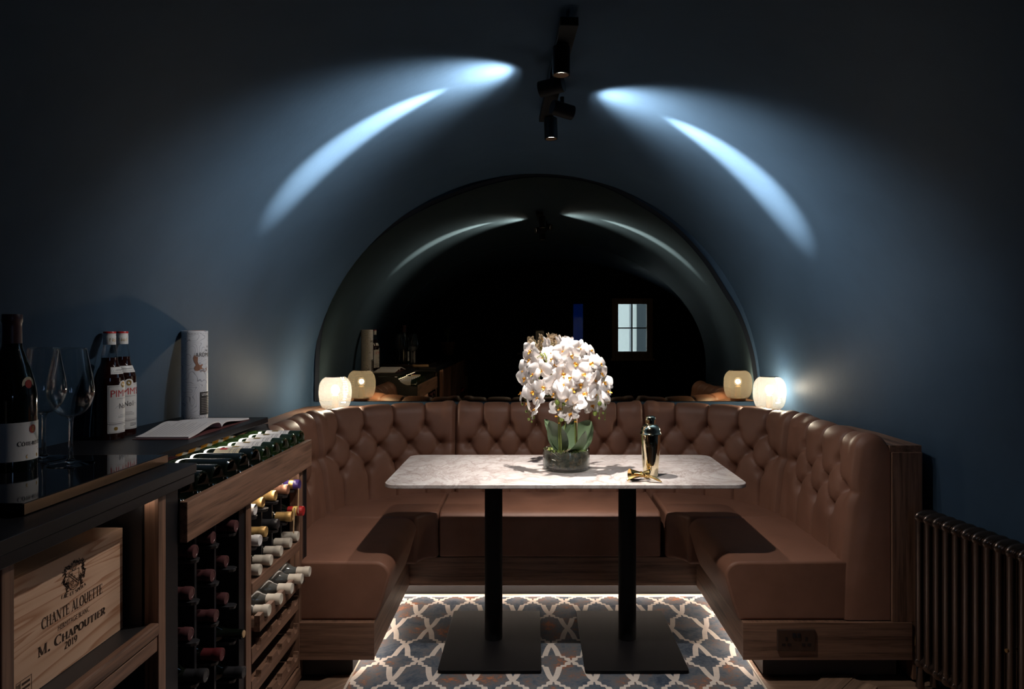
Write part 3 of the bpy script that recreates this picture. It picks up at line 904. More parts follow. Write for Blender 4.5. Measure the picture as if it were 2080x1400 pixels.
# ================================================================== RADIATOR
a_r = 1.88
RD = thing('column_radiator', 'dark bronze column radiator on the right wall', 'radiator', (1.55, 2.3, 0.0))
p0 = Vector((1.490, 2.60)); dvec = Vector((0.149, -1.0)).normalized(); nv = Vector((-dvec.y, dvec.x)) * -1.0
nv = Vector((dvec.y, -dvec.x)); 
if nv.x > 0: nv = -nv            # towards the room
NS, PITCH = 18, 0.046
zt_, zb_ = 0.640, 0.095
first = None
for i in range(NS):
    c = p0+dvec*PITCH*i
    mb = MB()
    for k_c in (-1, 0, 1):
        q = c+nv*0.033*k_c
        mb.cyl((q.x, q.y, zb_), (q.x, q.y, zt_), 0.0125, n=12)
    for z in (zt_, zb_):
        # rounded loaf across the columns, then the rings that join it to the next section
        def loaf(cc_, la, lw, lz):
            M3 = Matrix(((nv.x*la, dvec.x*lw, 0), (nv.y*la, dvec.y*lw, 0), (0, 0, lz)))
            pr3 = [(math.sin(PI*q/10)**0.8, -math.cos(PI*q/10)) for q in range(11)]; pr3[0] = (0, -1); pr3[-1] = (0, 1)
            mb.lathe(pr3, (cc_.x, cc_.y, z), 22, M=M3)
        loaf(c, 0.052, 0.0165, 0.0265)
        for off, sc3 in ((0.0155, 0.86), (0.023, 0.90), (0.0305, 0.86)):
            loaf(c+dvec*off, 0.052*sc3, 0.0042, 0.0265*sc3)
    mb.build('radiator_section', 'rad_bronze', RD, smooth=True)
for i in (0, NS-1):
    c = p0+dvec*PITCH*i
    mb = MB(); mb.tube([(c.x+nv.x*0.03, c.y+nv.y*0.03, 0.0), (c.x+nv.x*0.026, c.y+nv.y*0.026, 0.09)], [0.016, 0.011], 10)
    mb.tube([(c.x-nv.x*0.03, c.y-nv.y*0.03, 0.0), (c.x-nv.x*0.026, c.y-nv.y*0.026, 0.09)], [0.016, 0.011], 10)
    mb.build('foot', 'rad_bronze', RD, smooth=True)
v0 = p0-dvec*0.055
vl = MB(); vl.lathe([(0.012, 0.128), (0.0155, 0.131), (0.0165, 0.150), (0.0125, 0.176), (0.0, 0.178)], (v0.x, v0.y, 0), 18)
vo_ = vl.build('valve_cap', 'brass', RD, smooth=True)
mb = MB(); mb.lathe([(0.010, 0.06), (0.015, 0.062), (0.015, 0.075), (0.012, 0.078), (0.014, 0.10), (0.017, 0.112), (0.014, 0.124), (0.0, 0.127)], (v0.x, v0.y, 0), 18)
mb.cyl((v0.x, v0.y, 0.102), (p0.x, p0.y, 0.097), 0.010, n=12); mb.build('valve_body', 'bronze', RD, smooth=True)
mb = MB(); mb.cyl((v0.x, v0.y, 0.0), (v0.x, v0.y, 0.062), 0.009, n=12); mb.build('supply_pipe', 'blue_paint', RD, smooth=True)
bq = p0+dvec*PITCH*9+nv*0.047
MB().cyl((bq.x-nv.x*0.03, bq.y-nv.y*0.03, 0.33), (bq.x+nv.x*0.004, bq.y+nv.y*0.004, 0.33), 0.006, n=10).build('bleed_plug', 'brass', RD, smooth=True)

# ================================================================== LETTERING
def sans(txt):
    """outline text of Blender's built-in face as (verts2d, faces), cap height 1, left at 0"""
    cu = bpy.data.curves.new('txt', 'FONT'); cu.body = txt; cu.size = 1.0; cu.resolution_u = 3
    ob = bpy.data.objects.new('txt', cu); C.objects.link(ob)
    bpy.context.view_layer.update()
    dg = bpy.context.evaluated_depsgraph_get()
    me = bpy.data.meshes.new_from_object(ob.evaluated_get(dg))
    vs = [(v_.co.x, v_.co.y) for v_ in me.vertices]; fs = [tuple(p.vertices) for p in me.polygons]
    bpy.data.objects.remove(ob); bpy.data.curves.remove(cu); bpy.data.meshes.remove(me)
    x0 = min(p[0] for p in vs); h = 0.69
    return [((x-x0)/h, y/h) for x, y in vs], fs
def ell(cx, cy, rx, ry, a0=0, a1=360, n=18):
    return [(cx+rx*math.cos(math.radians(a0+(a1-a0)*i/n)), cy+ry*math.sin(math.radians(a0+(a1-a0)*i/n))) for i in range(n+1)]
# serif capitals as pen strokes: (points, pen) with pen t thick, n thin, c broad-nib curve ; serif points
GL = {
 'A': (0.78, [([(0.10,0),(0.40,1)],'n'), ([(0.36,1),(0.68,0)],'t'), ([(0.19,0.33),(0.57,0.33)],'n')], [(0.10,0),(0.68,0)]),
 'B': (0.66, [([(0.14,0),(0.14,1)],'t'), (ell(0.26,0.76,0.26,0.23,90,-90),'c'), (ell(0.26,0.27,0.33,0.26,90,-90),'c'), ([(0.1,1),(0.28,1)],'n'), ([(0.1,0),(0.28,0)],'n')], []),
 'C': (0.74, [(ell(0.42,0.5,0.36,0.49,50,310),'c'), ([(0.66,0.98),(0.66,0.72)],'n')], []),
 'E': (0.62, [([(0.14,0),(0.14,1)],'t'), ([(0.04,0.97),(0.56,0.97)],'n'), ([(0.14,0.52),(0.44,0.52)],'n'), ([(0.04,0.03),(0.58,0.03)],'n'), ([(0.56,1),(0.56,0.78)],'n'), ([(0.58,0),(0.58,0.24)],'n'), ([(0.44,0.62),(0.44,0.42)],'n')], []),
 'F': (0.58, [([(0.14,0),(0.14,1)],'t'), ([(0.04,0.97),(0.54,0.97)],'n'), ([(0.14,0.52),(0.42,0.52)],'n'), ([(0.54,1),(0.54,0.78)],'n')], [(0.14,0)]),
 'G': (0.80, [(ell(0.42,0.5,0.36,0.49,50,300),'c'), ([(0.66,0.98),(0.66,0.74)],'n'), ([(0.66,0.08),(0.66,0.42)],'t')], [(0.66,0.42)]),
 'H': (0.84, [([(0.16,0),(0.16,1)],'t'), ([(0.68,0),(0.68,1)],'t'), ([(0.16,0.51),(0.68,0.51)],'n')], [(0.16,0),(0.16,1),(0.68,0),(0.68,1)]),
 'I': (0.36, [([(0.18,0),(0.18,1)],'t')], [(0.18,0),(0.18,1)]),
 'L': (0.60, [([(0.14,0),(0.14,1)],'t'), ([(0.04,0.03),(0.56,0.03)],'n'), ([(0.56,0),(0.56,0.26)],'n')], [(0.14,1)]),
 'M': (0.98, [([(0.14,0),(0.14,1)],'n'), ([(0.16,1),(0.48,0.05)],'t'), ([(0.48,0.05),(0.80,1)],'n'), ([(0.82,0),(0.82,1)],'t')], [(0.14,0),(0.82,0),(0.12,1),(0.84,1)]),
 'N': (0.86, [([(0.14,0),(0.14,1)],'n'), ([(0.14,1),(0.70,0.02)],'t'), ([(0.70,0),(0.70,1)],'n')], [(0.14,0),(0.10,1),(0.70,1)]),
 'O': (0.84, [(ell(0.42,0.5,0.35,0.49,0,360,26),'c')], []),
 'P': (0.62, [([(0.14,0),(0.14,1)],'t'), (ell(0.26,0.73,0.30,0.26,90,-90),'c'), ([(0.06,1),(0.28,0.99)],'n')], [(0.14,0)]),
 'R': (0.72, [([(0.14,0),(0.14,1)],'t'), (ell(0.26,0.75,0.28,0.24,90,-90),'c'), ([(0.06,1),(0.28,0.99)],'n'), ([(0.30,0.50),(0.64,0.0)],'t')], [(0.14,0)]),
 'S': (0.56, [(ell(0.28,0.74,0.21,0.24,40,250,14)+ell(0.28,0.26,0.23,0.24,70,-150,14),'c')], []),
 'T': (0.70, [([(0.35,0),(0.35,1)],'t'), ([(0.05,0.97),(0.65,0.97)],'n'), ([(0.05,1),(0.05,0.78)],'n'), ([(0.65,1),(0.65,0.78)],'n')], [(0.35,0)]),
 'U': (0.84, [([(0.15,1),(0.15,0.32)]+ell(0.42,0.32,0.27,0.30,180,360,12)+[(0.69,0.32),(0.69,1)],'c')], [(0.15,1),(0.69,1)]),
 'D': (0.80, [([(0.14,0),(0.14,1)],'t'), (ell(0.24,0.5,0.46,0.48,90,-90),'c')], []),
 '0': (0.58, [(ell(0.28,0.5,0.20,0.49,0,360,24),'c')], []),
 '1': (0.44, [([(0.22,0),(0.22,1)],'t'), ([(0.08,0.86),(0.22,0.99)],'n')], [(0.22,0)]),
 '2': (0.56, [(ell(0.27,0.74,0.19,0.24,160,-30,12)+[(0.08,0.05)],'c'), ([(0.06,0.04),(0.50,0.04)],'t')], []),
 '9': (0.58, [(ell(0.28,0.68,0.20,0.30,0,360,20),'c'), (ell(0.14,0.62,0.34,0.60,0,-80,10),'c')], []),
 '.': (0.26, [(ell(0.12,0.06,0.035,0.035,0,360,8),'t')], []),
 '-': (0.40, [([(0.06,0.42),(0.34,0.42)],'t')], []),
 '^': (0.0, [([(-0.62,1.10),(-0.44,1.28)],'n'), ([(-0.44,1.28),(-0.26,1.10)],'n')], []),
 ' ': (0.34, [], []),
}
def serif(txt, gap=0.06, weight=1.0, small=None):
    vs = []; fs = []; x = 0.0
    def quad(p, q, w_):
        d = Vector((q[0]-p[0], q[1]-p[1]));
        if d.length < 1e-6: return
        d.normalize(); n_ = Vector((-d.y, d.x))*w_/2; e = d*0.012
        b = len(vs)
        for a in (Vector(p)-e+n_, Vector(p)-e-n_, Vector(q)+e-n_, Vector(q)+e+n_): vs.append((a.x, a.y))
        fs.append((b, b+1, b+2, b+3))
    for i, ch in enumerate(txt):
        w_, strokes, ser = GL[ch]
        k = 1.0 if (small is None or i in small or ch in '. ') else 0.78
        T = lambda p: (x+p[0]*k, p[1]*k)
        for pts_, pen in strokes:
            for p, q in zip(pts_, pts_[1:]):
                dx, dy = q[0]-p[0], q[1]-p[1]; ln = math.hypot(dx, dy) or 1
                th = {'t': 0.15, 'n': 0.055}.get(pen, 0.05+0.11*abs(dy)/ln)*weight
                quad(T(p), T(q), th)
        for p in ser:
            quad(T((p[0]-0.13, abs(p[1]-0.02))), T((p[0]+0.13, abs(p[1]-0.02))), 0.045*weight)
        x += (w_+gap)*k
    return vs, fs, x
def place_flat(mb, vs, fs, fn): mb.add([fn(a, b_) for a, b_ in vs], fs)
def on_cyl(c, r, a_mid, z0, scale, xmid, sx=1.0):
    """map text (x, y) to a cylinder about c, text centre at angle a_mid, reading left to right seen from outside"""
    def fn(x, y):
        a = a_mid+(x-xmid)*scale*sx/r
        return (c[0]+r*math.cos(a), c[1]+r*math.sin(a), c[2]+z0+y*scale)
    return fn
def patch(mb, c, r, z0, z1, a0, a1, n=20, r1=None):
    r1 = r if r1 is None else r1
    vs = []
    for z, rr in ((z0, r), (z1, r1)):
        for i in range(n+1):
            a = a0+(a1-a0)*i/n; vs.append((c[0]+rr*math.cos(a), c[1]+rr*math.sin(a), c[2]+z))
    mb.add(vs, [(i, i+1, n+2+i, n+1+i) for i in range(n)]); return mb

# ================================================================== OPEN SHELF CABINET (near)
XF = -0.895
OC = thing('open_shelf_cabinet', 'black cabinet with walnut-edged open shelf holding the pine wine crate', 'cabinet', (-1.15, 1.45, 0.0))
MB().box(-1.375, XF, 1.682, 1.742, 0.0, 0.949).build('end_post', 'black_lacquer', OC, bevel=0.0015)
MB().box(-1.375, -1.36, 1.13, 1.68, 0.0, 0.949).build('back_panel', 'black_board', OC)
MB().box(-1.358, -0.93, 1.642, 1.680, 0.05, 0.949).build('side_panel', 'black_board', OC)
MB().box(-0.928, XF+0.002, 1.648, 1.681, 0.05, 0.949).build('walnut_trim', 'walnut_z', OC, bevel=0.002)
MB().box(-1.358, -0.93, 1.135, 1.155, 0.05, 0.949).build('side_panel', 'black_board', OC)
MB().box(-0.928, XF+0.002, 1.160, 1.189, 0.05, 0.949).build('walnut_trim', 'walnut_z', OC, bevel=0.002)
MB().box(-0.928, XF, 1.130, 1.158, 0.05, 0.949).build('walnut_trim', 'walnut_z', OC, bevel=0.002)
MB().box(-1.358, -0.915, 1.157, 1.640, 0.618, 0.643).build('shelf', 'black_board', OC)
MB().prism_x([(1.191, 0.618), (1.647, 0.618), (1.647, 0.648), (1.191, 0.648)], -0.913, XF+0.004).build('shelf_lip', 'walnut_y', OC, bevel=0.004)
MB().box(-0.913, XF, 1.191, 1.646, 0.580, 0.614).build('shelf_rail', 'walnut_y', OC, bevel=0.002)
MB().box(-1.358, -0.90, 1.157, 1.680, 0.0, 0.049).build('bottom_board', 'black_board', OC)
for y0_ in (1.195, 1.612):
    MB().box(-0.925, -0.913, y0_, y0_+0.03, 0.942, 0.9485).build('led_strip', 'shelf_led', OC)
MB().box(-1.0, -0.99, 1.20, 1.22, 0.05, 0.58).build('inner_brace', 'steel_dark', OC)

# cabinet further along the wall, seen only in the mirror
SC = thing('storage_cabinet', 'walnut-edged black storage cabinet at the dark end of the counter, seen in the mirror', 'cabinet', (-1.15, -0.2, 0))
MB().box(-1.40, -1.36, -1.45, 1.128, 0, 0.949).build('back_panel', 'black_board', SC)
for y in (-1.45, -1.03, -0.55, -0.05, 0.5, 1.10):
    MB().box(-1.36, XF, y, y+0.026, 0.05, 0.949).build('upright', 'walnut_z', SC)
for z in (0.05, 0.50):
    for y0, y1 in ((-1.424, -1.03), (-1.004, -0.55), (-0.524, -0.05), (-0.024, 0.5), (0.526, 1.10)):
        MB().box(-1.36, XF, y0, y1, z, z+0.02).build('shelf', 'walnut_y', SC)
d_ = MB().box(-0.92, XF, -1.422, -1.032, 0.72, 0.94).build('drawer', 'walnut_y', SC)
MB().box(-0.896, XF+0.006, -1.28, -1.18, 0.82, 0.86).build('handle', 'black_lacquer', d_)
MB().box(-1.36, -0.91, -1.45, 1.128, 0, 0.049).build('plinth', 'black_board', SC)

# ================================================================== WORKTOP
WT = thing('worktop', 'long black counter top with a stepped-back far section', 'worktop', (-1.15, 1.0, 0.95))
def wallx(y): return wl(y)+0.006
mb = MB(); mb.prism([(-0.876, -1.47), (-0.876, 1.80), (-1.049, 1.80), (wallx(1.80), 1.80), (wallx(-1.47), -1.47)], 0.975, 1.0)
mb.build('near_slab', 'black_lacquer', WT, bevel=0.0015)
mb = MB(); mb.prism([(-0.880, -1.47), (-0.880, 1.797), (-1.049, 1.797), (wallx(1.80), 1.797), (wallx(-1.47), -1.47)], 0.950, 0.9735)
mb.build('under_slab', 'black_lacquer', WT, bevel=0.0015)
mb = MB(); mb.prism([(-1.045, 1.801), (-1.045, 2.728), (wallx(2.728), 2.728), (wallx(1.801), 1.801)], 0.980, 1.0)
mb.build('far_slab', 'black_lacquer', WT, bevel=0.0015)
mb = MB(); mb.prism([(-1.20, 1.801), (-1.20, 2.711), (-1.33, 2.711), (-1.33, 1.801)], 0.955, 0.979)
mb.build('far_under_slab', 'black_lacquer', WT)

# ================================================================== WINE RACK CABINET (far)
WR = thing('wine_rack_cabinet', 'black and walnut wine rack cabinet beside the left end of the banquette', 'cabinet', (-1.15, 2.23, 0.0))
MB().box(-0.893, -0.873, 1.745, 2.730, 0.808, 0.911).build('display_front', 'walnut_y', WR, bevel=0.0015)
MB().box(-1.375, -0.894, 1.745, 2.710, 0.855, 0.876).build('display_floor', 'black_board', WR)
MB().box(-1.250, -1.236, 1.802, 2.710, 0.877, 0.9545).build('display_back', 'black_board', WR)
# end panel with its concave sweep
poly = [(-1.375, 0.0), (-0.893, 0.0), (-0.893, 0.806), (-0.896, 0.900)]
for i in range(1, 9):
    a = PI/2*i/8
    poly.append((-0.896-0.150*math.sin(a), 0.974-0.074*math.cos(a)))
poly += [(-1.375, 0.974)]
MB().prism_y(poly, 2.712, 2.729).build('end_panel', 'black_lacquer', WR)
MB().box(-1.375, -1.36, 1.745, 2.710, 0.0, 0.854).build('back_panel', 'black_board', WR)
MB().box(-1.36, XF+0.001, 2.682, 2.710, 0.0, 0.806).build('end_post', 'black_lacquer', WR)
MB().box(-0.93, XF+0.003, 2.640, 2.680, 0.052, 0.806).build('walnut_post', 'walnut_z', WR, bevel=0.002)
MB().box(-0.93, XF+0.003, 2.150, 2.190, 0.0, 0.806).build('walnut_post', 'walnut_z', WR, bevel=0.002)
MB().box(-1.358, -0.897, 2.108, 2.148, 0.0, 0.806).build('centre_panel', 'black_lacquer', WR)
for y in (1.872, 1.988):
    MB().box(-1.358, -0.914, y-0.006, y+0.006, 0.052, 0.806).build('divider', 'black_lacquer', WR, bevel=0.001)
for y in (2.203, 2.2975, 2.392, 2.487, 2.576):
    MB().box(-1.358, -0.938, y-0.005, y+0.005, 0.543, 0.806).build('divider', 'black_lacquer', WR, bevel=0.001)
MB().box(-0.93, XF+0.006, 2.191, 2.639, 0.503, 0.541).build('walnut_beam', 'walnut_y', WR, bevel=0.004)
MB().box(-1.358, -0.931, 2.191, 2.639, 0.520, 0.541).build('middle_shelf', 'black_board', WR)
MB().box(-1.358, XF, 1.745, 2.107, 0.0, 0.05).build('bottom_board', 'black_board', WR)
MB().box(-0.93, XF+0.003, 2.191, 2.680, 0.0, 0.05).build('bottom_rail', 'walnut_y', WR, bevel=0.002)
MB().box(-0.925, -0.913, 2.21, 2.62, 0.800, 0.8065).build('led_strip', 'rack_led', WR)
MB().box(-1.078, -1.066, 1.83, 2.70, 0.9787, 0.9797).build('led_strip', 'display_led', WR)

MB().box(-0.925, -0.917, 2.205, 2.63, 0.497, 0.5025).build('led_strip', 'added_tray_glow', WR)  # added strip, not a real fitting: brightens the bottle necks on the tray

# scalloped pull-out trays
COLS = [2.250, 2.345, 2.440, 2.534, 2.610]
COLS = [2.2500, 2.3448, 2.4395, 2.5340, 2.6130]
def tray(zt, zb, x1):
    poly = [(2.196, zb), (2.634, zb), (2.634, zt)]
    for cy in reversed(COLS):
        r_ = 0.0225
        if cy+r_ > 2.633: continue
        for i in range(0, 9):
            a = PI*i/8; poly.append((cy+r_*math.cos(a), zt-r_*1.25*math.sin(a)))
    poly.append((2.196, zt))
    mb = MB(); mb.prism_x(poly, x1-0.018, x1); o = mb.build('bottle_tray', 'walnut_y', WR)
    MB().box(-1.33, x1-0.018, 2.20, 2.63, zb, zb+0.012).build('tray_base', 'walnut_x', o)
COLS[4] = 2.606
tray(0.435, 0.384, -0.868); tray(0.330, 0.280, -0.893); tray(0.225, 0.174, -0.893); tray(0.118, 0.068, -0.893)

# bottle pegs
def peg_mesh():
    mb = MB()
    pts_ = [(-0.030, -0.017), (0.018, -0.017), (0.030, -0.010), (0.033, 0.0), (0.030, 0.010), (0.018, 0.017), (-0.030, 0.017)]
    n_ = len(pts_)
    vs = [(x, y, 0.0) for x, y in pts_]+[(x*0.9, y*0.7, -0.011) for x, y in pts_]
    mb.add(vs, [tuple(range(n_)), tuple(reversed(range(n_, 2*n_)))]+[((i+1) % n_, i, n_+i, n_+(i+1) % n_) for i in range(n_)])
    return mb
peg0 = None
def peg(x, y, z):
    global peg0
    if peg0 is None:
        ORG_s = ORG[WR.name]; 
        mb = peg_mesh(); mb.v = [(a+ORG_s.x, b_+ORG_s.y, c_+ORG_s.z) for a, b_, c_ in mb.v]
        o = mb.build('bottle_peg', 'black_rubber', WR, bevel=0.002); peg0 = o
    else:
        o = peg0.copy(); C.objects.link(o)
    o.location = Vector((x, y, z))-ORG[WR.name]

# ------------------------------------------------ bottle kinds (local: base at origin, neck up)
BORD = [(0.0, 0.026), (0.012, 0.023), (0.024, 0.008), (0.030, 0.001), (0.034, 0.0), (0.0375, 0.004), (0.0375, 0.185), (0.0355, 0.203), (0.028, 0.220), (0.0185, 0.235), (0.0152, 0.250), (0.0142, 0.298), (0.0, 0.299)]
BURG = [(0.0, 0.032), (0.014, 0.028), (0.028, 0.010), (0.034, 0.001), (0.038, 0.0), (0.0420, 0.004), (0.0420, 0.140), (0.0400, 0.165), (0.033, 0.195), (0.0225, 0.225), (0.0160, 0.248), (0.0145, 0.298), (0.0, 0.299)]
def capsule(mb, h0, h1=0.3, r=0.0160, fat=1.0):
    mb.lathe([(r*1.02, h0), (r, h1-0.028), (r*1.02, h1-0.022), (r*1.10, h1-0.020), (r*1.10, h1-0.004), (r*1.04, h1+0.0005), (r*0.75, h1+0.001), (r*0.7, h1), (0.0, h1)], (0, 0, 0), 20)
BOT = {}
def bottle(name, cap, prof=BORD, glass='bottle_glass', cap_h=0.236, stripe=None, lab=None, mark=None, cap_r=0.0160):
    key = (name, cap, glass, stripe, lab, cap_h)
    if key in BOT: return BOT[key]
    t = thing(name, 'x', 'bottle', (0, 0, -50))
    ORG[t.name] = Vector((0, 0, 0))
    MB().lathe(prof, (0, 0, 0), 28).build('glass_body', glass, t, smooth=True)
    if cap != 'cork':
        mb = MB(); capsule(mb, cap_h, r=cap_r); co = mb.build('capsule', cap, t, smooth=True)
        if stripe:
            MB().lathe([(cap_r*1.06, 0.262), (cap_r*1.06, 0.282)], (0, 0, 0), 20, caps=False).build('capsule_band', stripe, co, smooth=True)
    else:
        MB().lathe([(0.0105, 0.28), (0.0105, 0.3005), (0.0, 0.3005)], (0, 0, 0), 16).build('cork', 'cork', t, smooth=True)
    if lab:
        r_ = 0.0379 if prof is BORD else 0.0424
        lo = patch(MB(), (0, 0, 0), r_, 0.045, 0.135 if prof is BORD else 0.125, -1.7, 1.7, 30).build('label', lab, t, smooth=True)
        if mark:
            m2 = MB(); patch(m2, (0, 0, 0), r_+0.0003, 0.088, 0.112, -0.35, 0.35, 6); m2.build('emblem_print', mark, lo)
            m2 = MB()
            for z in (0.056, 0.062, 0.074): patch(m2, (0, 0, 0), r_+0.0003, z, z+0.002, -0.75, 0.75, 10)
            m2.build('printed_lines', 'ink_grey', lo)
    BOT[key] = t
    t['_used'] = 0
    return t
def put(proto, loc, rot, label, group):
    if proto['_used']:
        o = dup(proto, loc, rot, label, group); 
    else:
        o = proto; proto['_used'] = 1; o.location = loc; o.rotation_euler = rot; o['label'] = label; o['group'] = group
    return o
ORDN = ['first', 'second', 'third', 'fourth', 'fifth', 'sixth']
HOR = (0, PI/2, 0)
SHELFROW = ['top', 'second', 'third', 'fourth', 'fifth']
# left half of the rack: three columns of dark-capped bottles on pegs
G1 = 'dark-capped bottles in the peg columns'
left = {0: (1.813, [(0.764, -0.886, 'b'), (0.654, -0.896, 'b'), (0.547, -0.898, 'b'), (0.438, -0.858, 'k')]),
        1: (1.926, [(0.766, -0.892, 'b'), (0.660, -0.893, 'b'), (0.548, -0.883, 'b'), (0.440, -0.866, 'r')]),
        2: (2.040, [(0.766, -0.876, 'b'), (0.661, -0.905, 'b'), (0.551, -0.905, 'b'), (0.446, -0.853, 'c'), (0.333, -0.853, 'k')])}
for ci, (y, rows) in left.items():
    for ri, (z, tip, kd) in enumerate(rows):
        pr_, txt = {'b': (bottle('wine_bottle', 'cap_burgundy'), 'dark burgundy-capped'), 'k': (bottle('wine_bottle', 'cap_black'), 'black-capped'),
               'r': (bottle('wine_bottle', 'cap_oxblood'), 'wine-red capped'), 'c': (bottle('wine_bottle', 'cork'), 'uncapped, cork-ended')}[kd]
        put(pr_, (tip-0.30, y, z), HOR, '%s wine bottle in peg column %s, %s from top' % (txt, ['nearest the crate', 'in the middle', 'beside the walnut post'][ci], ['first', 'second', 'third', 'fourth', 'fifth'][ri]), G1)
        peg(-0.908, y, z-0.018)
# right half, upper pigeonholes
G2 = 'bottles in the upper right pigeonholes'
kinds = {'w': ('cap_white', 'white-capped'), 'i': ('cap_ivory', 'ivory-capped'), 'g': ('cap_gold', 'gold-capped'), 'o': ('cap_copper', 'copper-capped'), 'p': ('cap_purple', 'purple-capped'), 'y': ('cap_red', 'red and yellow capped'), 'k': ('cap_black', 'black-capped')}
grid_ = [('wggop', 0.759, [-0.904, -0.915, -0.908, -0.897, -0.882]), ('wgkgy', 0.659, [-0.888, -0.905, -0.899, -0.883, -0.867]), ('iiiii', 0.563, [-0.888]*5)]
for ri, (ks, z, tips) in enumerate(grid_):
    for ci, kd in enumerate(ks):
        y = COLS[ci] if ci < 4 else 2.6135
        cp, txt = kinds[kd]
        pr_ = bottle('wine_bottle', cp, cap_h=0.225, stripe='cap_yellow' if kd == 'y' else ('ink_gold' if kd == 'p' else None), cap_r=0.0168 if y < 2.6 else 0.0168)
        put(pr_, (tips[ci]-0.30, y, z), HOR, '%s bottle, %s row of the pigeonholes, %s from the walnut post' % (txt, ['top', 'middle', 'bottom'][ri], ORDN[ci]), G2)
        if ri < 2: peg(-0.930, y, z-0.019)
# bottles on the top pull-out tray
for ci, y in enumerate(COLS):
    pr_ = bottle('white_wine_bottle', 'cap_ivory', glass='bottle_clear', cap_h=0.252, cap_r=0.0172)
    yy = y if ci < 4 else 2.610
    put(pr_, (-0.858+0.004*ci-0.30, yy, 0.4305), HOR, 'ivory-foiled bottle resting in the topmost scalloped tray, %s from the walnut centre post' % ORDN[ci], 'bottles on the top scalloped tray')
# swing tags hanging in the rack
def rack_tag(x, y, z, ang, lab):
    t = thing('paper_tag', lab, 'tag', (x, y, z), 'kraft paper tags on the rack bottles')
    d = Vector((0.0, math.sin(ang), math.cos(ang)))
    n_ = Vector((0, math.cos(ang), -math.sin(ang)))
    p = Vector((x, y, z)); mb = MB()
    pts_ = [p+n_*0.006, p-n_*0.006, p-n_*0.008-d*0.085, p+n_*0.004-d*0.095]
    mb.add([*pts_, *[q+Vector((0.0008, 0, 0)) for q in pts_]], [(3, 2, 1, 0), (4, 5, 6, 7), (0, 1, 5, 4), (1, 2, 6, 5), (2, 3, 7, 6), (3, 0, 4, 7)])
    mb.build('tag_card', 'cork', t)
rack_tag(-0.874, 2.533, 0.692, 0.10, 'kraft paper tag hanging over the gold-capped neck in the fourth pigeonhole')
rack_tag(-0.874, 2.578, 0.752, 0.05, 'kraft paper tag hanging beside the copper-capped bottle in the top row')

# bottles lying in the lit display trough
G3 = 'bottles lying in the lit display trough'
for i in range(11):
    y = 1.797+0.0893*i
    rot = (0, -PI/2, 0)
    if i <= 3 or i == 4:
        pr_ = bottle('champagne_bottle', 'cap_black', prof=BURG, glass='bottle_glass'); txt = 'dark unlabelled bottle'
    elif i == 5:
        pr_ = bottle('burgundy_bottle', 'cap_burgundy', prof=BURG, glass='bottle_glass', lab='label_cream', mark='ink_red'); txt = 'cream-labelled bottle'
    else:
        pr_ = bottle('wine_bottle', 'cap_orange', prof=BORD, glass='bottle_green', lab='label_white', mark='ink_gold', stripe='cap_white'); txt = 'white-labelled bottle with orange capsule'
    rr = 0.042 if i <= 5 else 0.038
    put(pr_, (-0.900, y, 0.877+rr), rot, '%s lying in the display trough, %s' % (txt, ['nearest the camera', 'second from the camera', 'third from the camera', 'fourth from the camera', 'fifth from the camera', 'the only cream label', 'sixth from the banquette end'.replace('sixth', 'fifth'), 'fourth from the banquette end', 'third from the banquette end', 'second from the banquette end', 'nearest the banquette'][i]), G3)
# red-capped bottles in the storage cabinet (mirror only)
for i in range(4):
    pr_ = bottle('red_topped_bottle', 'cap_red', cap_h=0.23)
    put(pr_, (-1.19, -0.95+0.1*i, 0.56), HOR, 'red-capped bottle in the storage cabinet, %s from its drawer, seen in the mirror' % ORDN[i], 'red-capped bottles in the storage cabinet')

# ================================================================== WINE CRATE
CX0, CX1, CY0, CY1, CZ0, CZ1 = -1.215, -0.966, 1.160, 1.626, 0.6435, 0.881
CR = thing('wine_crate', 'pale pine wine crate with burnt-on crest and lettering on the open shelf', 'crate', (-1.09, 1.39, CZ0))
MB().box(CX1-0.012, CX1, CY0, CY1, CZ0, CZ1).build('front_board', 'pine', CR, bevel=0.001)
MB().box(CX0, CX0+0.012, CY0, CY1, CZ0, CZ1).build('back_board', 'pine', CR)
for y0 in (CY0, CY1-0.012): MB().box(CX0+0.012, CX1-0.012, y0, y0+0.012, CZ0, CZ1).build('end_board', 'pine', CR)
MB().box(CX0+0.012, CX1-0.012, CY0+0.012, CY1-0.012, CZ1-0.008, CZ1).build('lid', 'pine', CR)
XT = CX1+0.0006
def crate_text(txt, ymid, z, cap, width, font='serif', weight=1.0, small=None, arcz=0.0):
    if font == 'serif': vs, fs, w_ = serif(txt, weight=weight, small=small)
    else:
        vs, fs = sans(txt); w_ = max(p[0] for p in vs)
    k = width/w_
    mb = MB(); place_flat(mb, vs, fs, lambda a, b_: (XT, ymid-width/2+a*k, z+b_*cap+arcz*(((a/w_)-0.5)*2)**2))
    mb.build('lettering', 'ink_burnt', CR)
crate_text('CHANTE ALOUETTE', 1.453, 0.7565, 0.0215, 0.192, weight=1.1)
crate_text('HERMITAGE BLANC', 1.453, 0.7345, 0.0105, 0.099, 'sans')
crate_text('M. CHAPOUTIER', 1.453, 0.7065, 0.0195, 0.214, weight=1.25, small=(0, 3))
crate_text('2019', 1.4435, 0.6875, 0.0140, 0.041)
crate_text('FAC ET SPERA', 1.4525, 0.7915, 0.0070, 0.078, weight=1.3, arcz=0.004)
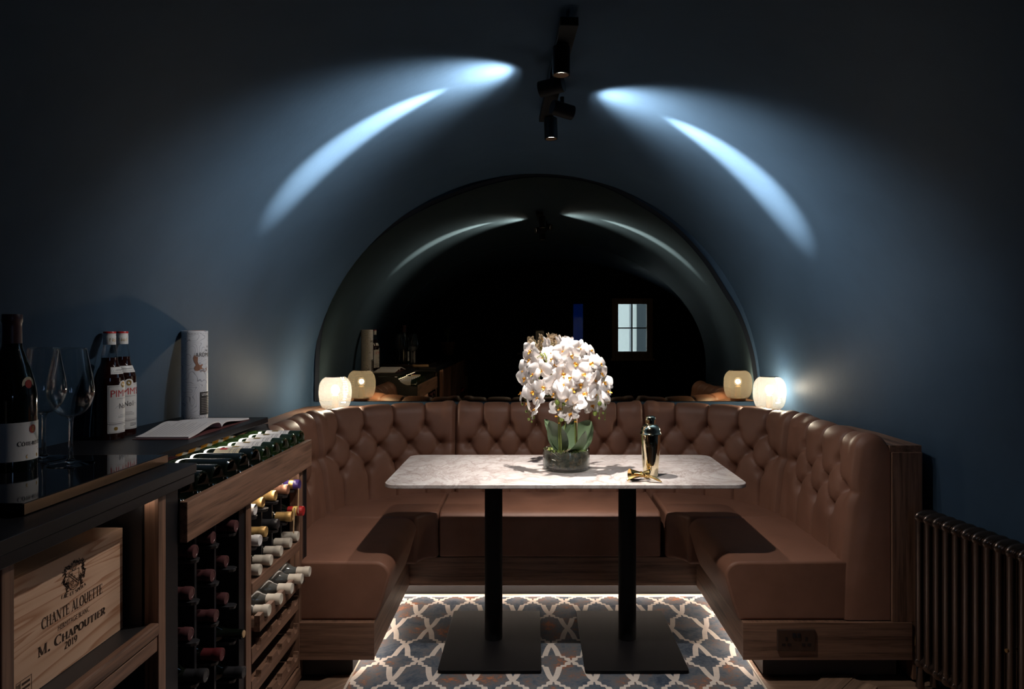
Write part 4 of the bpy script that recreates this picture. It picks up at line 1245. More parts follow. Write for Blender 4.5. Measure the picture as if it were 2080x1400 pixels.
# crest
mb = MB(); ec = (1.4525, 0.829)
def E(p): return (XT, ec[0]+p[0], ec[1]+p[1])
def line2(pts_, w_):
    for p, q in zip(pts_, pts_[1:]):
        d = Vector((q[0]-p[0], q[1]-p[1])); 
        if d.length < 1e-7: continue
        d.normalize(); n_ = Vector((-d.y, d.x))*w_/2; e = d*w_*0.3
        P0 = Vector(p); P1 = Vector(q)
        mb.add([E(P0-e+n_), E(P0-e-n_), E(P1+e-n_), E(P1+e+n_)], [(0, 1, 2, 3)])
sh = [(-0.016, 0.012), (0.016, 0.012), (0.016, -0.014)]+[(0.016*math.cos(math.radians(a)), -0.014-0.014*math.sin(math.radians(a))) for a in range(15, 180, 15)]+[(-0.016, -0.014), (-0.016, 0.012)]
line2(sh, 0.0014)
line2([(-0.016, 0.006), (0.014, -0.020)], 0.0013); line2([(-0.016, 0.0115), (0.016, -0.0155)], 0.0011)
def blob(cx, cy, rx, ry, rot=0.0, n_=10):
    vs = []
    for i in range(n_):
        a = 2*PI*i/n_; x = rx*math.cos(a); y = ry*math.sin(a)
        vs.append(E((cx+x*math.cos(rot)-y*math.sin(rot), cy+x*math.sin(rot)+y*math.cos(rot))))
    mb.add(vs, [tuple(range(n_))])
def ring2(cx, cy, rx, ry, rot, w_=0.0010): line2([(cx+rx*math.cos(a)*math.cos(rot)-ry*math.sin(a)*math.sin(rot), cy+rx*math.cos(a)*math.sin(rot)+ry*math.sin(a)*math.cos(rot)) for a in [2*PI*i/12 for i in range(13)]], w_)
for c_ in ((-0.008, 0.005), (0.0, -0.003), (0.009, -0.011)): ring2(c_[0], c_[1], 0.0042, 0.0028, 0.7); blob(c_[0], c_[1]+0.0005, 0.002, 0.0009, 0.7, 6)
ring2(-0.006, -0.012, 0.004, 0.004, 0)
for a in range(0, 360, 45): line2([(-0.006+0.004*math.cos(math.radians(a)), -0.012+0.004*math.sin(math.radians(a))), (-0.006+0.0062*math.cos(math.radians(a)), -0.012+0.0062*math.sin(math.radians(a)))], 0.0011)
for yy in (-0.021, -0.0235): line2([(-0.012, yy), (-0.006, yy+0.0012), (0.0, yy), (0.006, yy+0.0012), (0.012, yy)], 0.0010)
ring2(0.0, 0.020, 0.0075, 0.0085, 0, 0.0014)
for q in range(4): line2([(-0.006, 0.015+0.003*q), (0.006, 0.016+0.003*q)], 0.0008)
rr_ = random.Random(5)
for sg in (-1, 1):
    path = [(sg*0.012, 0.024), (sg*0.022, 0.026), (sg*0.030, 0.018), (sg*0.026, 0.008), (sg*0.034, 0.002), (sg*0.030, -0.008), (sg*0.022, -0.006), (sg*0.021, -0.018), (sg*0.023, -0.026)]
    line2(catmull(path, 5), 0.0022)
    for (x, y) in catmull(path, 3):
        for _ in range(2):
            a = rr_.random()*6.28; blob(x+0.0045*math.cos(a), y+0.0045*math.sin(a), 0.0036, 0.0013, a, 6)
for _ in range(9):
    a = rr_.random()*3.14; blob(0.0+0.008*math.cos(a), 0.026+0.004*math.sin(a), 0.0034, 0.0013, a, 6)
mb.build('crest', 'ink_burnt', CR)
# stamp in the lower corner
mb = MB()
def R2(y0, y1, z0, z1): mb.add([(XT, y0, z0), (XT, y1, z0), (XT, y1, z1), (XT, y0, z1)], [(0, 1, 2, 3)])
for a in ((1.289, 1.330, 0.6835, 0.6845), (1.289, 1.330, 0.6530, 0.6540), (1.289, 1.290, 0.653, 0.6845), (1.329, 1.330, 0.653, 0.6845), (1.300, 1.301, 0.653, 0.6845)): R2(*a)
R2(1.304, 1.325, 0.6735, 0.6785); R2(1.304, 1.325, 0.6645, 0.6690); R2(1.304, 1.322, 0.6565, 0.6605)
for q in range(5): R2(1.2915+0.0016*q, 1.2925+0.0016*q, 0.656+0.001*(q % 3), 0.681-0.002*(q % 2))
mb.build('stamp', 'ink_burnt', CR)

# ================================================================== TRAY, GLASSES, BOTTLES ON THE COUNTER
TR = thing('serving_slab', 'glossy black slab with bronze edge on the near counter', 'tray', (-1.15, 1.53, 1.0))
MB().box(-1.365, -0.951, 1.290, 1.783, 1.004, 1.0235).build('slab', 'black_gloss', TR)
MB().box(-0.9505, -0.946, 1.284, 1.790, 1.003, 1.0230).build('bronze_edge', 'bronze', TR)
MB().box(-1.365, -0.951, 1.7835, 1.790, 1.003, 1.0230).build('bronze_edge', 'bronze', TR)
for (x, y) in ((-0.98, 1.32), (-0.98, 1.75), (-1.33, 1.32), (-1.33, 1.75)):
    MB().lathe([(0.012, 0.0), (0.012, 0.0038)], (x, y, 1.0002), 12).build('foot', 'black_rubber', TR)
ZT = 1.0237

def wine_glass(x, y, label):
    t = thing('wine_glass', label, 'glass', (x, y, ZT), 'large wine glasses on the counter')
    outer = [(0.0, 0.0), (0.049, 0.0), (0.0495, 0.0015), (0.030, 0.004), (0.010, 0.008), (0.0055, 0.016), (0.0045, 0.05), (0.0045, 0.095), (0.006, 0.110), (0.012, 0.118)]
    MB().lathe(outer, (x, y, ZT), 40).build('stem', 'solid_glass', t, smooth=True)
    bowl = catmull([(0.0, 0.114), (0.020, 0.118), (0.038, 0.136), (0.0485, 0.165), (0.0475, 0.195), (0.041, 0.235), (0.0335, 0.279)], 5)
    inner = [(max(0.0, r_-0.0012), h+0.0012) for r_, h in reversed(bowl)]
    inner[-1] = (0.0, 0.1165)
    MB().lathe(bowl+inner, (x, y, ZT), 44, caps=False).build('bowl', 'glass', t, smooth='all')
wine_glass(-1.112, 1.661, 'stemmed wine glass on the slab, the nearer and right-hand of the two')
wine_glass(-1.224, 1.727, 'stemmed wine glass half hidden behind the tall wine bottle')

# tall wine bottle
bx, by = -1.207, 1.600
B1 = thing('red_wine_bottle', 'tall dark wine bottle with burgundy capsule and pale label at the left edge', 'bottle', (bx, by, ZT))
k = 1.2
prof = catmull([(0.0415, 0.0), (0.0425, 0.006), (0.0425, 0.130), (0.0415, 0.150), (0.0370, 0.175), (0.0285, 0.205), (0.0205, 0.228), (0.0165, 0.245), (0.0152, 0.296)], 4)
MB().lathe([(0, 0)]+[(r_*k*0.96, h*k) for r_, h in prof]+[(0, 0.296*k)], (bx, by, ZT), 40).build('glass_body', 'bottle_glass', B1, smooth=True)
MB().lathe([(0.0192, 0.292), (0.0186, 0.33), (0.0188, 0.340), (0.0200, 0.342), (0.0200, 0.358), (0.0190, 0.360), (0, 0.360)], (bx, by, ZT), 32).build('capsule', 'cap_burgundy', B1, smooth=True)
o = patch(MB(), (bx, by, ZT), 0.04925, 0.024, 0.112, -2.0, 0.62, 40); lo = o.build('label', 'label_white', B1, smooth=True)
AM = -0.42
vs, fs, w_ = serif('CO^TE-RO^TIE', weight=1.1, small=(0,)); mb = MB(); place_flat(mb, vs, fs, on_cyl((bx, by, ZT), 0.0497, AM+0.30, 0.058, 0.0105, w_/2)); mb.build('lettering', 'ink_black', lo)
mb = MB(); n_ = 20; cc = on_cyl((bx, by, ZT), 0.0500, AM+0.36, 0.095, 1.0, 0.0)
mb.add([cc(0.009*math.cos(2*PI*i/n_), 0.010*math.sin(2*PI*i/n_)) for i in range(n_)], [tuple(range(n_))]); so = mb.build('seal', 'wax_red', lo)
mb = MB(); cc = on_cyl((bx, by, ZT), 0.0504, AM+0.36, 0.095, 1.0, 0.0)
for rr_2 in (0.0035,):
    for oy in (-0.003, 0.003):
        pts_ = [(rr_2*0.8*math.cos(2*PI*i/10), oy+rr_2*0.8*math.sin(2*PI*i/10)) for i in range(11)]
        for p, q in zip(pts_, pts_[1:]):
            mb.add([cc(p[0]*0.75, oy+(p[1]-oy)*0.75), cc(*p), cc(*q), cc(q[0]*0.75, oy+(q[1]-oy)*0.75)], [(0, 1, 2, 3)])
mb.build('seal_print', 'ink_gold', so)
mb = MB(); cc = on_cyl((bx, by, ZT), 0.0500, AM+0.36, 0.033, 1.0, 0.0)
mb.add([cc(x, y) for x, y in ((-0.015, -0.004), (0.015, -0.004), (0.017, 0.0), (0.015, 0.004), (-0.015, 0.004), (-0.017, 0.0))], [tuple(range(6))]); mb.build('gold_strip', 'ink_gold', lo)
mb = MB(); cc = on_cyl((bx, by, ZT), 0.0498, AM+0.25, 0.0, 1.0, 0.0)
for z, hw in ((0.0500, 0.020), (0.0445, 0.026), (0.1055, 0.022)):
    mb.add([cc(-hw, z), cc(hw, z), cc(hw, z+0.0012), cc(-hw, z+0.0012)], [(0, 1, 2, 3)])
mb.build('fine_print', 'ink_grey', lo)
nl = patch(MB(), (bx, by, ZT), 0.0455, 0.190, 0.207, -2.0, 0.2, 24, 0.0428).build('neck_band', 'label_white', B1, smooth=True)
mb = MB(); cc = on_cyl((bx, by, ZT), 0.0450, AM+0.22, 0.199, 1.0, 0.0)
mb.add([cc(0.0145*math.cos(2*PI*i/n_), 0.0165*math.sin(2*PI*i/n_)) for i in range(n_)], [tuple(range(n_))])
mb.v = [(bx+(x-bx)*(1+0.01-0.45*(z-ZT-0.199)*3.2), by+(y-by)*(1+0.01-0.45*(z-ZT-0.199)*3.2), z) for x, y, z in mb.v]
o2 = mb.build('medallion', 'label_cream', nl)
mb = MB(); cc = on_cyl((bx, by, ZT), 0.0456, AM+0.22, 0.199, 1.0, 0.0)
mb.add([cc(0.0085*math.cos(2*PI*i/n_), 0.0100*math.sin(2*PI*i/n_)) for i in range(n_)], [tuple(range(n_))])
mb.v = [(bx+(x-bx)*(1+0.01-0.45*(z-ZT-0.199)*3.2), by+(y-by)*(1+0.01-0.45*(z-ZT-0.199)*3.2), z) for x, y, z in mb.v]
mb.build('medallion_seal', 'wax_red', nl)

# pair of spirit bottles
def spirit(x, y, label, z0=1.0003, am=0.0):
    t = thing('spirit_bottle', label, 'bottle', (x, y, z0), 'pair of red-capped spirit bottles')
    c = (x, y, z0)
    body = catmull([(0.040, 0.0), (0.0418, 0.006), (0.0418, 0.175), (0.0405, 0.195), (0.034, 0.217), (0.0275, 0.232), (0.0240, 0.245), (0.0235, 0.258)], 4)
    MB().lathe([(0, 0.0)]+body+[(0, 0.258)], c, 36).build('filled_body', 'liquor', t, smooth=True)
    MB().lathe([(0.0235, 0.2585), (0.0215, 0.272), (0.0180, 0.295), (0.0165, 0.302)], c, 28, caps=False).build('clear_neck', 'glass', t, smooth='all')
    co = MB().lathe([(0.0178, 0.299), (0.0182, 0.301), (0.0182, 0.327), (0.0175, 0.329), (0.0180, 0.331), (0.0180, 0.3365), (0.0, 0.3365)], c, 28).build('screw_cap', 'cap_white', t, smooth=True)
    MB().lathe([(0.0183, 0.3350), (0.0184, 0.3400), (0.0176, 0.3410), (0.0, 0.3410)], c, 28).build('cap_top', 'cap_red', co, smooth=True)
    vs, fs = sans('No1'); mb = MB(); wd = max(p[0] for p in vs); place_flat(mb, vs, fs, on_cyl(c, 0.0184, am-0.35, 0.309, 0.011, wd/2)); mb.build('cap_print', 'ink_gold', co)
    # main label with an arched top
    mb = MB(); r_ = 0.0421; cc = on_cyl(c, r_, am, 0.0, 1.0, 0.0)
    prof_ = []
    nn_ = 36; H = 1.18*r_
    vsl = []
    for i in range(nn_+1):
        xx = -H+2*H*i/nn_
        top = 0.171+(math.sqrt(max(0, 1-(xx/0.0155)**2))*0.014 if abs(xx) < 0.0155 else 0.0)
        vsl += [cc(xx, 0.020), cc(xx, top)]
    mb.add(vsl, [(2*i, 2*i+2, 2*i+3, 2*i+1) for i in range(nn_)])
    lo = mb.build('label', 'label_white', t, smooth=True)
    cc = on_cyl(c, r_+0.0004, am, 0.0, 1.0, 0.0)
    def bar(mb, x0, x1, z0_, z1_, n2=12):
        v_ = []
        for i in range(n2+1):
            xx = x0+(x1-x0)*i/n2; v_ += [cc(xx, z0_), cc(xx, z1_)]
        mb.add(v_, [(2*i, 2*i+2, 2*i+3, 2*i+1) for i in range(n2)])
    mb = MB()
    bar(mb, -H, H, 0.0485, 0.0500); bar(mb, -H+0.003, H-0.003, 0.0535, 0.0541); bar(mb, -H+0.003, -0.016, 0.1665, 0.1671); bar(mb, 0.016, H-0.003, 0.1665, 0.1671)
    bar(mb, -H+0.003, -H+0.0036, 0.0535, 0.167, 1); bar(mb, H-0.0036, H-0.003, 0.0535, 0.167, 1)
    bar(mb, -H+0.003, H-0.003, 0.0450, 0.0456); bar(mb, -H+0.003, H-0.003, 0.0230, 0.0236); bar(mb, -H+0.003, -H+0.0036, 0.023, 0.0455, 1)
    for z, hw in ((0.128, 0.024), (0.0760, 0.012), (0.0715, 0.020), (0.0675, 0.020)): bar(mb, -hw, hw, z, z+0.0008)
    for q in range(3): bar(mb, 0.004, 0.034, 0.030+0.004*q, 0.0315+0.004*q)
    mb.build('printed_rules', 'ink_black', lo)
    vs, fs = sans("PIMM'S"); wd = max(p[0] for p in vs); mb = MB(); place_flat(mb, vs, fs, on_cyl(c, r_+0.0005, am, 0.134, 0.0215, wd/2, 0.92)); mb.build('lettering', 'ink_red', lo)
    vs, fs = sans('No1'); wd = max(p[0] for p in vs); mb = MB(); place_flat(mb, vs, fs, on_cyl(c, r_+0.0005, am, 0.096, 0.017, wd/2, 0.8)); mb.build('numeral', 'ink_black', lo)
    mb = MB(); cs = on_cyl(c, r_+0.0006, am, 0.101, 1.0, 0.0)
    sp_ = catmull([(-0.030, -0.004), (-0.020, 0.004), (-0.010, 0.003), (-0.014, -0.002), (0.0, 0.004), (0.012, -0.002), (0.022, 0.005), (0.030, 0.001)], 5)
    for p, q in zip(sp_, sp_[1:]): mb.add([cs(p[0], p[1]-0.0005), cs(q[0], q[1]-0.0005), cs(q[0], q[1]+0.0005), cs(p[0], p[1]+0.0005)], [(0, 1, 2, 3)])
    mb.build('signature', 'ink_grey', lo)
    mb = MB(); cs = on_cyl(c, r_+0.0005, am, 0.172, 1.0, 0.0)
    mb.add([cs(0.0085*math.cos(2*PI*i/16), 0.0095*math.sin(2*PI*i/16)) for i in range(16)], [tuple(range(16))])
    cs = on_cyl(c, r_+0.0005, am-0.62, 0.034, 1.0, 0.0)
    mb.add([cs(0.006*math.cos(2*PI*i/12), 0.006*math.sin(2*PI*i/12)) for i in range(12)], [tuple(range(12))])
    mb.build('gold_crest', 'ink_gold', lo)
    sl = patch(MB(), c, 0.0380, 0.2060, 0.2280, am-0.95, am+0.95, 20, 0.0300).build('shoulder_label', 'label_white', t, smooth=True)
    m2 = MB(); patch(m2, c, 0.0372, 0.2105, 0.2115, am-0.7, am+0.7, 12, 0.0368); patch(m2, c, 0.0345, 0.2175, 0.2195, am-0.5, am+0.5, 12, 0.0338); m2.build('shoulder_print', 'ink_grey', sl)
spirit(-1.349, 2.200, 'red-capped spirit bottle with white label, the nearer of the pair', am=0.02)
spirit(-1.361, 2.287, 'red-capped spirit bottle with white label, the farther of the pair, beside the booklet', am=-0.55)

# whisky tube
tx, ty = -1.3015, 2.658
WTu = thing('whisky_tube', 'tall grey gift tube with contour lines and copper eagle at the end of the counter', 'tube', (tx, ty, 1.0003))
c = (tx, ty, 1.0003); r_ = 0.047
MB().lathe([(0, 0), (r_, 0.0), (r_, 0.006)], c, 48).build('base_rim', 'canister', WTu, smooth=True)
MB().lathe([(r_-0.0003, 0.006), (r_-0.0003, 0.333)], c, 48, caps=False).build('card_body', 'contour_card', WTu, smooth=True)
MB().lathe([(r_, 0.333), (r_, 0.341), (r_-0.002, 0.342), (0, 0.342)], c, 48).build('lid', 'contour_card', WTu, smooth=True)
MB().lathe([(r_*0.8, 0.3421), (r_*0.8, 0.3432), (0, 0.3432)], c, 32).build('lid_disc', 'cap_copper', WTu, smooth=True)
am = -0.22
vs, fs = sans('ARDMORE'); wd = max(p[0] for p in vs); mb = MB(); place_flat(mb, vs, fs, on_cyl(c, r_+0.0004, am+0.10, 0.243, 0.0155, wd/2, 0.86)); mb.build('lettering', 'ink_black', WTu)
vs, fs = sans('THE'); wd = max(p[0] for p in vs); mb = MB(); place_flat(mb, vs, fs, on_cyl(c, r_+0.0004, am+0.10, 0.264, 0.006, wd/2)); mb.build('lettering', 'ink_black', WTu)
eagle = [(232,395),(243,430),(252,395),(258,440),(268,398),(270,445),(282,402),(278,460),(276,500),(292,540),(318,548),(338,535),(352,545),(345,560),(330,575),(350,600),(385,612),(420,590),(428,615),(420,640),(385,650),(345,640),(305,610),(300,628),(270,635),(240,630),(225,595),(232,570),(245,560),(250,545),(228,500),(215,450)]
cc = on_cyl(c, r_+0.0005, am, 0.0, 1.0, 0.0)
def eg(p): return cc(-0.020+(p[0]-322)*0.000262, 0.215-(p[1]-535)*0.000262)
mb = MB(); mb.add([eg(p) for p in eagle], [tuple(reversed(range(len(eagle))))]); mb.build('eagle', 'cap_copper', WTu)
mb = MB(); cc = on_cyl(c, r_+0.0005, am+0.12, 0.0, 1.0, 0.0); v_ = []
for i in range(13):
    xx = -0.030+0.060*i/12; v_ += [cc(xx, 0.020), cc(xx, 0.108)]
mb.add(v_, [(2*i, 2*i+2, 2*i+3, 2*i+1) for i in range(12)]); pn = mb.build('text_panel', 'ink_black', WTu)
vs, fs = sans('LEGACY'); wd = max(p[0] for p in vs); mb = MB(); place_flat(mb, vs, fs, on_cyl(c, r_+0.0009, am+0.12, 0.094, 0.0085, wd/2)); mb.build('lettering', 'label_white', pn)
mb = MB(); cc = on_cyl(c, r_+0.0009, am+0.12, 0.0, 1.0, 0.0)
for q in range(9):
    z = 0.082-0.0066*q
    for i in range(8):
        x0_ = -0.024+0.006*i; mb.add([cc(x0_, z), cc(x0_+0.0045, z), cc(x0_+0.0045, z+0.0016), cc(x0_, z+0.0016)], [(0, 1, 2, 3)])
mb.build('printed_lines', 'canister', pn)
mb = MB(); cc = on_cyl(c, r_+0.0004, 0.0, 0.0, 1.0, 0.0)
for z in (0.009, 0.330):
    for i in range(28):
        a = 2*PI*i/28*r_; mb.add([cc(a, z), cc(a+0.006, z), cc(a+0.006, z+0.0016), cc(a, z+0.0016)], [(0, 1, 2, 3)])
mb.build('dashed_line', 'ink_grey', WTu)

# booklet lying open
BK = thing('open_booklet', 'open white booklet with maroon cover lying on the far counter', 'book', (-1.17, 2.41, 1.0003))
x0, x1 = -1.256, -1.088
def page(yzs, name, mat, xa, xb, th):
    mb = MB(); n_ = len(yzs); vs = []
    for (y, z) in yzs: vs += [(xa, y, z), (xb, y, z), (xb, y, z-th), (xa, y, z-th)]
    fs = [(0, 1, 2, 3), ((n_-1)*4+3, (n_-1)*4+2, (n_-1)*4+1, (n_-1)*4)]
    for i in range(n_-1):
        for k_ in range(4): fs.append((i*4+k_, (i+1)*4+k_, (i+1)*4+(k_+1) % 4, i*4+(k_+1) % 4))
    mb.add(vs, fs); return mb.build(name, mat, BK, smooth=True)
near_p = catmull([(2.182, 1.0075), (2.23, 1.012), (2.29, 1.022), (2.345, 1.031), (2.385, 1.031), (2.405, 1.024), (2.416, 1.010)], 5)
far_p = catmull([(2.417, 1.010), (2.428, 1.019), (2.455, 1.023), (2.50, 1.020), (2.57, 1.0125), (2.648, 1.0075)], 5)
MB().box(x0-0.004, x1+0.004, 2.172, 2.652, 1.0003, 1.0016).build('cover', 'cover_maroon', BK)
pn1 = page(near_p, 'page_block', 'paper', x0, x1, 0.0055); page(far_p, 'page_block', 'paper', x0, x1, 0.0055)
def zat(pts_, y):
    for (ya, za), (yb, zb_2) in zip(pts_, pts_[1:]):
        if ya <= y <= yb: return za+(zb_2-za)*(y-ya)/max(yb-ya, 1e-6)
    return pts_[-1][1]
mb = MB(); rl = random.Random(9)
for q in range(13):
    x = x0+0.022+0.0105*q; ya = 2.20; yb = 2.30+0.07*rl.random()
    n2 = 6
    v_ = []
    for i in range(n2+1):
        y = ya+(yb-ya)*i/n2; z = zat(near_p, y)+0.0005; v_ += [(x, y, z), (x+0.0016, y, z)]
    mb.add(v_, [(2*i, 2*i+1, 2*i+3, 2*i+2) for i in range(n2)])
mb.build('printed_lines', 'ink_grey', pn1)

# canister and pot plant further along the counter (mirror only)
t = thing('small_canister', 'small grey canister on the counter beyond the wine bottle, seen in the mirror', 'canister', (-1.17, 1.36, ZT))
MB().lathe([(0, 0), (0.030, 0.0), (0.030, 0.14)], (-1.17, 1.36, ZT), 28).build('body', 'canister', t, smooth=True)
MB().lathe([(0.031, 0.138), (0.031, 0.150), (0.028, 0.152), (0, 0.152)], (-1.17, 1.36, ZT), 28).build('lid', 'canister', t, smooth=True)
t = thing('potted_plant', 'spiky plant in terracotta pot at the dark counter end, seen in the mirror', 'plant', (-1.13, -1.15, 1.0003))
MB().lathe([(0, 0), (0.07, 0.0), (0.095, 0.15), (0.10, 0.152), (0.10, 0.172), (0.085, 0.172), (0.08, 0.155), (0, 0.155)], (-1.13, -1.15, 1.0003), 24).build('pot', 'terracotta', t, smooth=True)
rp = random.Random(4)
for i in range(16):
    a = 2*PI*i/16+0.3*rp.random(); ln = 0.25+0.15*rp.random(); sp2 = 0.05+0.16*rp.random()
    mb = MB(); pts_ = [Vector((-1.13+math.cos(a)*sp2*f_*f_*1.2, -1.15+math.sin(a)*sp2*f_*f_*1.2, 1.15+ln*f_*(1-0.2*f_))) for f_ in [j/6 for j in range(7)]]
    mb.tube(pts_, [0.008, 0.009, 0.009, 0.008, 0.006, 0.004, 0.001], 6, 0.25); mb.build('leaf', 'leaf_green', t, smooth=True)

# ================================================================== ORCHID
vx, vy = 0.146, 2.955
VZ = 0.7503
VA = thing('glass_vase', 'low round clear glass bowl holding the orchids on the table', 'vase', (vx, vy, VZ))
MB().lathe([(0, 0), (0.096, 0.0), (0.0995, 0.003), (0.1000, 0.084), (0.0990, 0.0865), (0.0965, 0.0865), (0.0950, 0.084), (0.0945, 0.012), (0, 0.011)], (vx, vy, VZ), 64).build('bowl', 'vase_glass', VA, smooth=True)
OR = thing('orchid_plant', 'white moth orchid in full bloom with yellow lips, standing in the glass bowl', 'plant', (vx, vy, VZ+0.013))
rnd = random.Random(21)
mb = MB(); n_ = 40; vs = []
prof = [(0.0, 0.013), (0.090, 0.013), (0.0925, 0.02), (0.0925, 0.066), (0.085, 0.075), (0.055, 0.082), (0.0, 0.084)]
for j, (r_, h) in enumerate(prof):
    for k in range(n_):
        a = 2*PI*k/n_; jit = 0.003*(rnd.random()-0.5) if j in (4, 5) else 0.0
        vs.append((vx+(r_+jit)*math.cos(a), vy+(r_+jit)*math.sin(a), VZ+h+jit*2))
mb.add(vs, [(j*n_+k, j*n_+(k+1) % n_, (j+1)*n_+(k+1) % n_, (j+1)*n_+k) for j in range(len(prof)-1) for k in range(n_)])
mb.build('soil', 'soil', OR, smooth=True)
mb = MB()
for i in range(150):
    a = rnd.random()*6.283; q = 0.088*math.sqrt(rnd.random()); c_ = Vector((vx+q*math.cos(a), vy+q*math.sin(a), VZ+0.080))
    d1 = Vector((rnd.random()-0.5, rnd.random()-0.5, 0.5*rnd.random())).normalized()*0.009; d2 = Vector((-d1.y, d1.x, 0.002))*0.5
    mb.add([c_-d1, c_+d2, c_+d1+Vector((0, 0, 0.004)), c_-d2], [(0, 1, 2, 3)])
o = mb.build('moss', 'bud_green', OR); o['kind'] = 'stuff'
# leaves
def leaf(base, tip, width, bow, roll):
    base = Vector(base); tip = Vector(tip); d = tip-base
    side_ = d.cross(Vector((0, -1, 0.2))).normalized()
    side_ = (side_*math.cos(roll)+d.normalized().cross(side_)*math.sin(roll)).normalized()
    up_ = side_.cross(d).normalized()
    def fn(u, v):
        t_ = v; w_ = 1.2*width*(math.sin(PI*min(1.0, 0.04+0.93*t_**0.85))**0.75) if 0 < t_ < 1 else 0.004 if t_ == 0 else 0.005*width/0.03
        x = (u-0.5)*2
        p = base+d*t_+up_*bow*math.sin(PI*t_)+side_*w_*x+up_*(-0.18*width)*(1-abs(x)**1.5)
        return tuple(p)
    mb = MB(); mb.grid(fn, 6, 14); return mb.build('leaf', 'leaf_green', OR, smooth='all')
zb = VZ+0.075
def PT(cx, cy, Y): return P(1040+cx/5.0, 680+cy/5.0, Y)      # from the flower close-up
leaf((vx-0.010, vy-0.02, zb), PT(335, 860, 2.93), 0.028, 0.01, 0.5)
leaf((vx-0.008, vy-0.035, zb), PT(385, 880, 2.885), 0.034, -0.006, 0.0)
leaf((vx+0.01, vy-0.03, zb), PT(745, 985, 2.85), 0.026, 0.022, 0.9)
leaf((vx+0.015, vy+0.00, zb), PT(800, 875, 2.96), 0.046, -0.006, -0.25)
leaf((vx+0.01, vy+0.03, zb), PT(640, 870, 3.0), 0.034, 0.006, 0.2)
leaf((vx, vy+0.02, zb), PT(545, 905, 3.0), 0.030, 0.006, 0.0)
# stakes and flower stems
stems = [((480, 1165), (470, 800), (455, 560), (330, 180), 2.90), ((500, 1165), (490, 830), (500, 520), (560, 330), 2.88), ((665, 1165), (640, 820), (650, 480), (720, 180), 2.92),
         ((645, 1150), (635, 800), (600, 500), (860, 250), 2.97), ((520, 1140), (540, 760), (420, 400), (290, 190), 2.99)]
for st in stems:
    Y = st[4]
    pts_ = catmull([tuple(PT(a, b_, Y)) for a, b_ in st[:4]], 6)
    pts_[0] = (pts_[0][0], pts_[0][1], VZ+0.074)
    MB().tube(pts_, 0.0028, 7).build('stem', 'stem_green', OR, smooth='all')
for (cx, Y) in ((495, 2.905), (660, 2.915), (350, 2.99), (375, 3.0)):
    a = PT(cx, 1160 if cx > 400 else 1000, Y); a.z = VZ+0.076; b2 = PT(cx, 800 if cx > 400 else 130, Y)
    if cx < 400: a = Vector((vx-0.01, Y, VZ+0.076))
    MB().cyl(a, b2, 0.0022, n=6).build('stake', 'stake', OR, smooth='all')
for (cx, cy, Y) in ((483, 898, 2.90), (450, 832, 2.90), (645, 885, 2.915)):
    p = PT(cx, cy, Y); MB().cyl((p.x, p.y, p.z-0.002), (p.x, p.y, p.z+0.002), 0.006, n=10).build('stake_clip', 'lip_yellow', OR)
# one flower, built once: faces local -Y
def petal(mb, ang, length, width, cup, base=0.004):
    d = Vector((math.cos(ang), 0, math.sin(ang))); s_ = Vector((-math.sin(ang), 0, math.cos(ang)))
    def fn(u, v):
        t_ = v; x = (u-0.5)*2
        w_ = width*max(0.06, math.sin(PI*(0.06+0.90*t_**0.8)))**0.72
        if t_ > 0.99: w_ = width*0.30
        p = d*(base+length*t_)+s_*w_*x
        y = -cup*math.sin(PI*0.55*t_)*1.0+0.010*t_*t_+0.16*width*x*x
        return (p.x, y, p.z)
    mb.grid(fn, 5, 6)
fm = MB()
petal(fm, PI/2, 0.038, 0.0155, 0.006); petal(fm, math.radians(218), 0.037, 0.0150, 0.006); petal(fm, math.radians(322), 0.037, 0.0150, 0.006)
n_b = len(fm.v)
petal(fm, math.radians(14), 0.042, 0.0255, 0.010); petal(fm, math.radians(166), 0.042, 0.0255, 0.010)
fm.v = [(x, y-(0.0025 if i >= n_b else 0.0), z) for i, (x, y, z) in enumerate(fm.v)]
lm = MB(); lm.ball((0, -0.010, 0.001), 0.0055, 8, 6, (0.8, 1.0, 1.0)); 
lm.grid(lambda u, v: ((u-0.5)*0.012*(1-0.55*v), -0.008-0.012*math.sin(PI*0.6*v), -0.003-0.014*v), 3, 4)
for sg in (-1, 1):
    lm.grid(lambda u, v: (sg*(0.004+0.007*v), -0.009-0.007*u*math.sin(PI*v*0.7), -0.003+0.010*(u-0.3)), 3, 3)
lm.v = [(x*0.8, y*0.85, z*0.8) for x, y, z in lm.v]
OO = ORG[OR.name]
def shift(mb): mb.v = [(a+OO.x, b_+OO.y, c_+OO.z) for a, b_, c_ in mb.v]; return mb
f0 = shift(fm).build('flower', 'petal', OR, smooth='all')
l0 = shift(lm).build('lip', 'lip_yellow', f0, smooth='all')
# (x, y in the close-up, depth, how far it looks sideways, size)
FL = [(195,165,2.90),(185,250,2.91),(292,365,2.875),(140,355,2.94),(225,405,2.885),(140,440,2.93),(315,535,2.87),(170,500,2.92),(205,580,2.89),(110,600,2.93),(272,650,2.875),(170,695,2.91),(240,775,2.89),
      (420,250,2.855),(520,170,2.88),(600,205,2.865),(680,140,2.90),(790,170,2.92),(530,330,2.85),(440,300,2.87),(520,395,2.845),(640,300,2.87),(720,415,2.855),(800,300,2.87),(880,300,2.91),(440,480,2.84),(830,465,2.86),(690,500,2.85),
      (930,500,2.92),(540,510,2.825),(440,600,2.835),(590,560,2.82),(560,645,2.81),(640,690,2.825),(740,610,2.84),(830,600,2.86),(960,590,2.90),(940,670,2.89),(810,725,2.87),(605,815,2.83),(480,760,2.85),(900,395,2.89),(600,440,2.83),(700,330,2.875),
      (350,110,3.02),(480,95,3.03),(290,230,3.04),(560,100,3.05),(680,290,2.99),(400,200,2.96),(860,540,2.94)]
first = True
